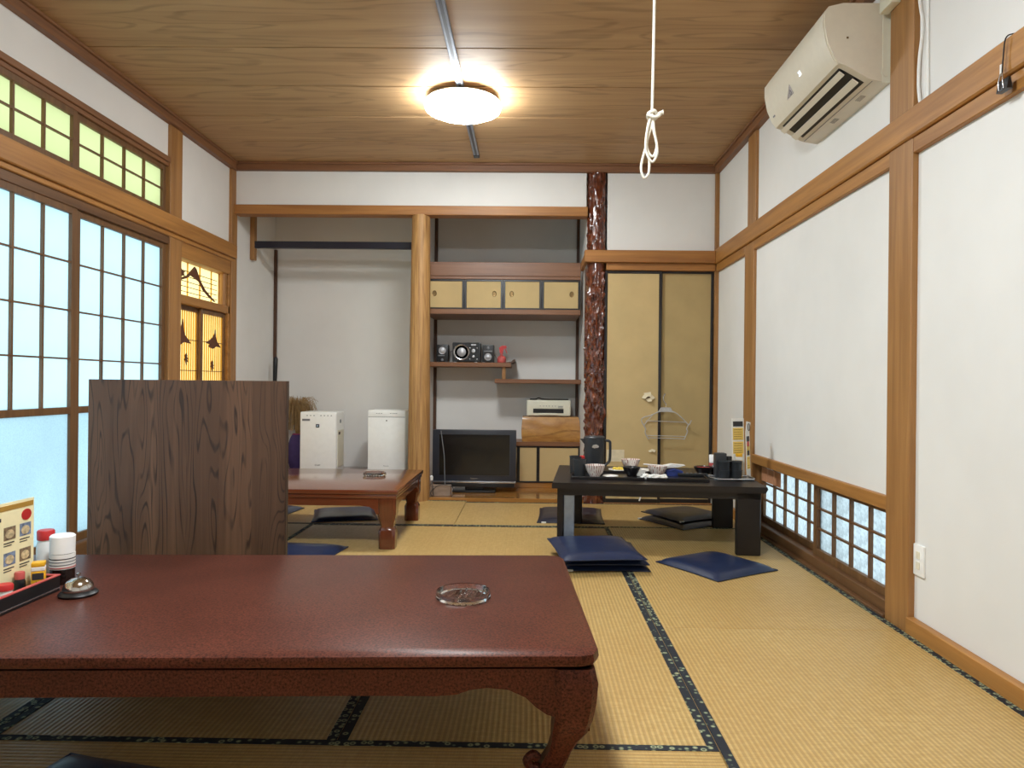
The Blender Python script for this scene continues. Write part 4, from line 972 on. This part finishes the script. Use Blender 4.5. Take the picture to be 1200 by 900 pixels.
# ------------------------------------------------------------------ clothes hanger on the door edge
t = thing('clothes_hanger', 'grey plastic clothes hanger hooked on the black sliding door frame', 'hanger', (1.075, 5.672, 0.69))
tube('hook', curve([(0.004, 0.012, 0.185), (0.0, 0.0, 0.192), (-0.012, -0.002, 0.165), (-0.008, -0.002, 0.135), (0.008, 0, 0.115), (0.01, 0, 0.09)], 6), 0.004, 'silver', t, 8)
prism('shoulder', [(-0.055, 0.045), (-0.045, 0.062), (-0.03, 0.085), (0.045, 0.085), (0.058, 0.062), (0.07, 0.045), (0.03, 0.05), (-0.03, 0.05)], 0.014, 'hang', t, FRONT, False, (0, -0.007, 0))
tube('arm', curve([(0.06, 0, 0.055), (0.10, 0, 0.035), (0.15, 0, -0.01), (0.19, 0, -0.05), (0.205, 0, -0.03), (0.212, 0, -0.015)], 5), 0.0042, 'hang', t, 6)
tube('arm', curve([(-0.05, 0, 0.05), (-0.09, 0, 0.030), (-0.13, 0, 0.015), (-0.165, 0, 0.005), (-0.185, 0, -0.015), (-0.175, 0, -0.045), (-0.165, 0, -0.06)], 5), 0.0042, 'hang', t, 6)
tube('arm', curve([(-0.09, 0, 0.03), (-0.13, 0, -0.015), (-0.165, 0, -0.06)], 5), 0.003, 'hang', t, 6)
tube('side_bar', curve([(-0.165, 0, -0.06), (-0.15, 0, -0.09), (-0.155, 0, -0.11), (-0.145, 0, -0.14), (-0.125, 0, -0.17)], 5), 0.0042, 'hang', t, 6)
tube('side_bar', curve([(0.19, 0, -0.05), (0.175, 0, -0.085), (0.182, 0, -0.105), (0.165, 0, -0.15), (0.155, 0, -0.17)], 5), 0.0042, 'hang', t, 6)
tube('cross_bar', [(-0.15, 0, -0.022), (0.175, 0, -0.032)], 0.003, 'hang', t, 6)
tube('cross_bar', [(-0.145, 0, -0.14), (0.165, 0, -0.145)], 0.003, 'hang', t, 6)
tube('cross_bar', [(-0.125, 0, -0.158), (0.155, 0, -0.165)], 0.003, 'hang', t, 6)

# ------------------------------------------------------------------ on the speckled table
def ashtray(label, x, y, z, sx, sy):
    t = thing('ashtray', label, 'ashtray', (x, y, z), 0.03)
    lathe('dish', [(0, 0), (0.9, 0), (1.0, 0.006), (0.97, 0.024), (0.90, 0.024), (0.80, 0.008), (0, 0.006)], 'glass', t, 40, sx=sx, sy=sy)
    for k in range(7):
        xx = (-0.63 + 0.21 * k) * sx; l = 0.72 * sy * math.sqrt(max(0.05, 1 - (xx / sx / 0.8) ** 2))
        tube('ridge', [(xx - 0.006, -l, 0.009), (xx + 0.006, l, 0.009)], 0.0035, 'glass', t, 6)
ashtray('oval clear glass ashtray on the speckled table', -0.188, 2.06, TH + 0.0005, 0.080, 0.080)
ashtray('small clear glass ashtray on the rosewood table', -1.012, 4.64, TH2 + 0.0005, 0.075, 0.07)
t = thing('call_bell', 'silver call bell on a black base beside the condiment tray', 'bell', (-1.305, 2.045, TH + 0.0005))
lathe('base', [(0, 0), (0.050, 0), (0.052, 0.006), (0.046, 0.012), (0.034, 0.014), (0, 0.014)], 'black', t, 32)
lathe('dome', [(0.040, 0.014), (0.041, 0.018), (0.038, 0.030), (0.030, 0.041), (0.018, 0.048), (0.0, 0.050)], 'steel', t, 32)
lathe('button', [(0.003, 0.050), (0.003, 0.056), (0.006, 0.058), (0.006, 0.062), (0, 0.064)], 'steel', t, 12)
t = thing('condiment_tray', 'black lacquered condiment tray with a red inner rim', 'tray', (-1.455, 1.85, TH + 0.0005))
box('tray_floor', -0.07, 0.07, -0.24, 0.235, 0, 0.006, 'black', t, 0.001)
boxes('tray_wall', [(0.062, 0.070, -0.24, 0.235, 0.006, 0.045), (-0.070, -0.062, -0.24, 0.235, 0.006, 0.045), (-0.062, 0.062, 0.227, 0.235, 0.006, 0.045), (-0.062, 0.062, -0.24, -0.232, 0.006, 0.045)], 'black', t, 0.001)
boxes('red_rim', [(0.060, 0.071, -0.241, 0.236, 0.045, 0.048), (-0.071, -0.060, -0.241, 0.236, 0.045, 0.048), (-0.060, 0.060, 0.226, 0.236, 0.045, 0.048), (-0.060, 0.060, -0.241, -0.231, 0.045, 0.048)], 'redt', t)
box('silver_line', 0.0695, 0.0712, -0.24, 0.235, 0.008, 0.011, 'silver', t, 0)
TZ = TH + 0.007
def menu_card(name, label, x, y, z, w_, h, rz, lean, kind):
    t = thing(name, label, 'menu', (x, y, z), rz); t.rotation_euler = (lean, 0, rz)
    box('card', -w_ / 2, w_ / 2, 0, 0.003, 0, h, 'menucream' if kind == 1 else 'paper', t, 0)
    f = lambda n, x0, x1, z0, z1, m: box(n, x0, x1, -0.0008, 0.0002, z0, z1, m, t, 0)
    if kind == 1:
        f('header_band', -w_ / 2 + 0.004, w_ / 2 - 0.004, h - 0.022, h - 0.008, 'menubrown')
        lathe('badge', [(0, 0), (0.016, 0), (0.016, 0.001), (0, 0.001)], 'red', t, 24, (w_ / 2 - 0.032, -0.0003, h - 0.045), rot=(PI / 2, 0, 0), sx=1.25)
        for c in range(3):
            for r in range(2):
                x0 = w_ / 2 - 0.058 - c * 0.062; z0 = h - 0.105 - r * 0.072
                f('dish_photo', x0, x0 + 0.045, z0, z0 + 0.036, 'dish' if (c + r) % 2 else 'dishc')
                lathe('dish_photo', [(0, 0), (0.014, 0), (0.014, 0.0006), (0, 0.0006)], 'dishb', t, 16, (x0 + 0.022, -0.0008, z0 + 0.016), rot=(PI / 2, 0, 0), sx=1.2, sy=0.9)
                f('text_line', x0, x0 + 0.04, z0 - 0.010, z0 - 0.007, 'ink'); f('text_line', x0, x0 + 0.03, z0 - 0.017, z0 - 0.0145, 'ink')
        for c in range(5): f('title_mark', -0.06 + c * 0.014, -0.052 + c * 0.014, h - 0.05, h - 0.04, 'ink')
    else:
        f('photo_block', -w_ / 2 + 0.008, w_ / 2 - 0.008, h - 0.05, h - 0.018, 'ink')
        for r in range(2):
            z1 = h - 0.058 - r * 0.085
            f('price_block', -w_ / 2 + 0.006, w_ / 2 - 0.006, z1 - 0.075, z1, 'menuyel')
            for k in range(5): f('text_line', -w_ / 2 + 0.012, w_ / 2 - 0.016, z1 - 0.014 - k * 0.014, z1 - 0.010 - k * 0.014, 'menubrown')
    return t
menu_card('menu_card', 'cream picture menu with a red oval badge standing in the condiment tray', -1.462, 1.945, TZ, 0.27, 0.27, PI / 2, 0.0, 1)
def bottle(label, x, y, z, r, h, bodym, capm, caph, capr=None, band=None, lab=None):
    t = thing('condiment_bottle', label, 'bottle', (x, y, z)); capr = capr or r * 0.8; s = h - caph
    lathe('bottle', [(0, 0), (r, 0), (r, s * 0.72), (r * 0.95, s * 0.85), (capr * 0.9, s), (0, s)], bodym, t, 24)
    lathe('cap', [(0, s), (capr, s), (capr * 1.02, h - 0.004), (capr * 0.9, h), (0, h)], capm, t, 24)
    if lab: lathe('paper_label', [(r + 0.0006, s * lab[1]), (r + 0.0008, s * lab[1] + 0.001), (r + 0.0008, s * lab[2]), (r + 0.0006, s * lab[2])], lab[0], t, 24)
    if band: lathe('band', [(r + 0.001, s * 0.45), (r + 0.001, s * 0.5)], band, t, 24)
    return t
t = bottle('white capped soy bottle with a printed label behind the call bell', -1.432, 2.165, TH + 0.0005, 0.034, 0.148, 'soy', 'white', 0.055, 0.034, None, ('paper', 0.50, 0.98))
for k in range(3): lathe('label_line', [(0.0352, 0.058 + 0.009 * k), (0.0356, 0.061 + 0.009 * k)], 'greyp' if k < 2 else 'ink', t, 24)
lathe('label_line', [(0.0352, 0.049), (0.0358, 0.052)], 'red', t, 24)
def spice_tin(label, x, y, z, w_, h, rz):
    t = thing('spice_jar', label, 'jar', (x, y, z), rz)
    box('jar', -w_ / 2, w_ / 2, -w_ / 2, w_ / 2, 0, h * 0.72, 'yellow', t, 0.003, 2)
    box('clear_top', -w_ / 2, w_ / 2, -w_ / 2, w_ / 2, h * 0.72, h * 0.86, 'paper', t, 0.002)
    box('lid', -w_ / 2, w_ / 2, -w_ / 2, w_ / 2, h * 0.86, h, 'yellow', t, 0.003, 2)
    box('dark_label', -w_ / 2 + 0.003, w_ / 2 - 0.003, -w_ / 2 - 0.0006, -w_ / 2 + 0.001, h * 0.45, h * 0.66, 'ink', t, 0)
    text('lettering', 'か', w_ * 0.9, 'ink', t, (0, -w_ / 2 - 0.0006, h * 0.22), (PI / 2, 0, 0))
    return t
spice_tin('yellow square spice jar standing in the condiment tray', -1.422, 2.045, TZ, 0.034, 0.088, 0.5)
bottle('clear shaker with a red lid near the call bell end of the tray', -1.418, 1.905, TZ, 0.021, 0.062, 'porcelain', 'red', 0.016, 0.021)
bottle('small black bottle with an orange lid beside the yellow spice jar', -1.445, 2.0, TZ, 0.015, 0.07, 'black', 'redt', 0.02, 0.013)
bottle('tall bottle with a red lid behind the white capped bottle', -1.515, 2.21, TH + 0.0005, 0.026, 0.152, 'porcelain', 'red', 0.03, 0.024)

# ------------------------------------------------------------------ on the black brown table
bz = BH + 0.0005
def place_tray(label, x, y, w_, d, rz):
    t = thing('serving_tray', label, 'tray', (x, y, bz), rz)
    box('tray_floor', -w_ / 2, w_ / 2, -d / 2, d / 2, 0, 0.005, 'blackl', t, 0.001)
    boxes('rim', [(-w_ / 2, w_ / 2, -d / 2, -d / 2 + 0.008, 0.005, 0.018), (-w_ / 2, w_ / 2, d / 2 - 0.008, d / 2, 0.005, 0.018), (-w_ / 2, -w_ / 2 + 0.008, -d / 2 + 0.008, d / 2 - 0.008, 0.005, 0.018), (w_ / 2 - 0.008, w_ / 2, -d / 2 + 0.008, d / 2 - 0.008, 0.005, 0.018)], 'blackwood', t, 0.002)
place_tray('black serving tray under the striped bowl and dark cup', 0.475, 4.335, 0.43, 0.32, BR)
place_tray('black serving tray under the blue cloth and crumpled tissues', 0.88, 4.295, 0.36, 0.30, BR)
tz = bz + 0.0055
t = thing('water_jug', 'dark grey plastic water jug on the black table', 'jug', (0.425, 4.66, bz))
lathe('jug', [(0, 0), (0.062, 0), (0.064, 0.006), (0.067, 0.20), (0.069, 0.215), (0.062, 0.222), (0, 0.222)], 'charcoal', t, 28)
prism('spout', [(-0.062, 0.205), (-0.095, 0.205), (-0.062, 0.165)], 0.03, 'charcoal', t, FRONT, False, (0, -0.015, 0))
tube('handle', curve([(0.062, 0, 0.195), (0.098, 0, 0.19), (0.104, 0, 0.16), (0.102, 0, 0.07), (0.085, 0, 0.045), (0.063, 0, 0.03)], 6), 0.009, 'charcoal', t, 8)
prism('emblem', [(-0.022, 0.155), (-0.005, 0.148), (0.02, 0.153), (0.024, 0.163), (0.008, 0.174), (-0.015, 0.170)], 0.003, 'silver', t, FRONT, False, (0, -0.0685, 0))
box('lid_latch', -0.03, 0.0, -0.03, 0.0, 0.222, 0.227, 'silver', t, 0.002)
def cup(label, x, y, z, r, h, mat='charcoal'):
    o = lathe('cup', [(0, 0), (r * 0.86, 0), (r * 0.90, 0.004), (r * 0.97, h - 0.006), (r * 1.02, h - 0.004), (r * 1.02, h), (r * 0.93, h), (r * 0.82, 0.01), (0, 0.008)], mat, None, 26, (x, y, z))
    return tag(o, label, 'cup', 'dark grey cups')
cup('dark grey cup on the tray beside the striped bowl', 0.305, 4.33, tz, 0.042, 0.100)
cup('dark grey cup half hidden behind another at the jug', 0.290, 4.44, tz, 0.040, 0.108)
tag(box('red_lid', 0.315, 0.345, 4.42, 4.46, tz, tz + 0.11, 'red', None, 0.004), 'small red topped container beside the water jug', 'container')
def rbowl(label, x, y, z, r, h, mat='bowl', inner=None, cat='bowl'):
    t = thing('bowl', label, cat, (x, y, z))
    lathe('dish', [(0, 0), (r * 0.5, 0), (r * 0.52, h * 0.1), (r * 0.78, h * 0.4), (r * 0.95, h * 0.8), (r, h), (r * 0.95, h), (r * 0.88, h * 0.75), (r * 0.7, h * 0.4), (r * 0.4, h * 0.18), (0, h * 0.15)], mat, t, 32)
    if inner: lathe('inside', [(r * 0.91, h * 0.85), (r * 0.68, h * 0.43), (r * 0.4, h * 0.21), (0, h * 0.18)], inner, t, 28)
    return t
rbowl('white bowl with red strokes at the front of the tray', 0.396, 4.28, tz, 0.060, 0.072)
rbowl('striped white bowl at the back beside the water jug', 0.672, 4.72, bz, 0.062, 0.068)
rbowl('striped bowl holding white paper beside the tissues', 0.785, 4.36, tz, 0.060, 0.062)
rbowl('black lacquered bowl between the saucer and the tissues', 0.625, 4.345, tz, 0.055, 0.055, 'blackl')
rbowl('black lacquered bowl with a red inside near the white capped bottle', 1.10, 4.50, bz, 0.060, 0.050, 'blackl', 'red')
t = thing('saucer', 'flat white saucer in front of the black bowl', 'saucer', (0.487, 4.26, tz))
lathe('dish', [(0, 0), (0.03, 0), (0.048, 0.010), (0.046, 0.012), (0.028, 0.004), (0, 0.004)], 'porcelain', t, 28)
t = thing('pickle_plate', 'small plate with yellow pickles in front of the striped bowl', 'plate', (0.575, 4.60, bz))
lathe('dish', [(0, 0), (0.035, 0), (0.065, 0.014), (0.062, 0.017), (0.033, 0.005), (0, 0.005)], 'porcelain', t, 28)
for k, (dx, dy) in enumerate(((-0.02, 0.0), (0.012, 0.012), (0.022, -0.012), (0.0, -0.02))): lathe('pickle', [(0, 0.006), (0.016, 0.006), (0.018, 0.016), (0.012, 0.024), (0, 0.026)], 'pickle', t, 10, (dx, dy, 0.004))
t = thing('flat_plate', 'flat white plate behind the black lacquered bowl', 'plate', (0.70, 4.585, bz))
lathe('dish', [(0, 0), (0.05, 0), (0.085, 0.014), (0.082, 0.017), (0.048, 0.005), (0, 0.005)], 'porcelain', t, 28)
def chopsticks(label, x, y, z, rz):
    t = thing('chopsticks', label, 'chopsticks', (x, y, z), rz)
    for s in (-1, 1): tube('stick', [(-0.105, s * 0.005, 0), (0.105, s * 0.004, 0)], [0.0035, 0.002], 'porcelain', t, 6)
chopsticks('pale chopsticks resting on the striped bowl of paper', 0.80, 4.35, tz + 0.066, -0.5)
random.seed(11)
def tissue(x, y, z, s, where):
    bm = bmesh.new(); bmesh.ops.create_icosphere(bm, subdivisions=3, radius=1)
    sd = random.uniform(0, 50)
    for v in bm.verts:
        n = noise.noise(v.co * 1.7 + Vector((sd, 0, 0))) + 0.6 * abs(noise.noise(v.co * 4 + Vector((0, sd, 0))))
        k = 1 + 0.35 * n
        v.co = Vector((v.co.x * s * 1.3 * k, v.co.y * s * k, max(0, (v.co.z + 0.6) * s * 0.62 * k)))
    tag(obj('crumpled_tissue', bm, 'paper', None, False, (x, y, z)), 'crumpled white tissue lying ' + where, 'tissue', 'crumpled tissues')
tissue(0.690, 4.215, tz, 0.026, 'in front of the pale packet'); tissue(0.735, 4.205, tz, 0.028, 'between two other tissues'); tissue(0.785, 4.215, tz, 0.026, 'in front of the striped bowl of paper')
tag(box('pink_packet', 0.655, 0.705, 4.32, 4.36, tz, tz + 0.045, 'paper', None, 0.004), 'small pale packet standing beside the striped bowl of paper', 'packet')
prism_o = prism('napkin', [(-0.05, 0), (0.06, 0.008), (0.10, 0.02), (0.02, 0.026), (-0.045, 0.012)], 0.06, 'paper', None, FRONT, False, (0.865, 4.40, tz + 0.041)); tag(prism_o, 'white folded napkin lying on the blue cloth', 'napkin')
bm = bmesh.new(); add_prism(bm, [(-0.05, 0), (0.055, 0), (0.045, 0.03), (0.0, 0.04), (-0.055, 0.026)], 0.10, FRONT)
tag(obj('folded_cloth', bm, 'blue', None, False, (0.895, 4.36, tz)), 'dark blue folded cloth on the tray beside the tissues', 'cloth')
t = thing('remote_control', 'black remote control with small buttons lying near the red lined bowl', 'remote control', (1.0, 4.36, tz + 0.0), -0.12)
box('case', -0.09, 0.09, -0.022, 0.022, 0, 0.018, 'black', t, 0.004, 2)
for k in range(5):
    for s in (-1, 1): box('button', -0.065 + 0.026 * k, -0.053 + 0.026 * k, s * 0.009 - 0.004, s * 0.009 + 0.004, 0.018, 0.020, 'greyp', t, 0)
t = thing('cup_holder', 'chromed wire holder under the stacked dark cups', 'rack', (1.19, 4.30, bz))
box('holder_base', -0.095, 0.14, -0.09, 0.05, 0.0, 0.004, 'greyp', t, 0.001)
tube('wire_rim', [(-0.11, 0.05, 0.012), (-0.11, -0.06, 0.012), (-0.08, -0.10, 0.010), (0.13, -0.10, 0.010), (0.145, -0.08, 0.012), (0.145, 0.05, 0.012)], 0.005, 'silver', t, 8, True)
for (x, y, n) in ((1.165, 4.25, 2), (1.235, 4.255, 2)):
    for k in range(n): cup('dark grey cup in the %s row of the holder, beside the %s' % ('lower' if k == 0 else 'upper', 'napkin box' if x < 1.2 else 'yellow spice jar'), x, y, bz + 0.0045 + k * 0.054, 0.036, 0.054)
t = thing('napkin_box', 'tall dark grey napkin box behind the stacked cups', 'box', (1.160, 4.335, bz + 0.0045))
box('case', -0.033, 0.033, -0.03, 0.03, 0, 0.148, 'charcoal', t, 0.004, 2); box('slot', -0.022, 0.022, -0.012, 0.012, 0.147, 0.149, 'black', t, 0)
t = bottle('white capped bottle with a red label behind the red lined bowl', 1.185, 4.60, bz, 0.024, 0.115, 'soy', 'white', 0.05, 0.024, None, ('redt', 0.5, 0.98))
bottle('round glass bottle in front of the white capped bottle', 1.170, 4.50, bz, 0.020, 0.06, 'soy', 'silver', 0.012)
bottle('small bottle with a red lid at the black table', 1.245, 4.62, bz, 0.020, 0.100, 'porcelain', 'red', 0.035, 0.020)
spice_tin('yellow square spice jar beside the paper menus on the black table', 1.270, 4.32, bz + 0.0045, 0.036, 0.148, -0.1)
bottle('small black capped bottle beside the second yellow spice jar', 1.215, 4.34, bz + 0.0045, 0.018, 0.128, 'porcelain', 'black', 0.025, 0.018)
menu_card('menu_card', 'white leaflet with yellow price blocks standing on the black table', 1.295, 4.40, bz, 0.088, 0.36, 0.35, -0.05, 2)
t = menu_card('menu_card', 'bent white leaflet with small red print leaning by the low window', 1.352, 4.385, bz, 0.06, 0.27, 0.9, -0.04, 3)
for k, m in enumerate(('red', 'ink', 'menuyel')): box('print_block', -0.018, 0.016, -0.0015, -0.0006, 0.19 - k * 0.055, 0.22 - k * 0.055, m, t, 0)
prism('bent_top', [(-0.03, 0.27), (0.03, 0.27), (0.055, 0.335), (-0.01, 0.345)], 0.002, 'paper', t, FRONT, False, (0, 0.001, 0))
tube('print_ring', [(0.018 + 0.016 * math.cos(a * PI / 8), -0.001, 0.307 + 0.022 * math.sin(a * PI / 8)) for a in range(16)], 0.0022, 'ink', t, 5, True)
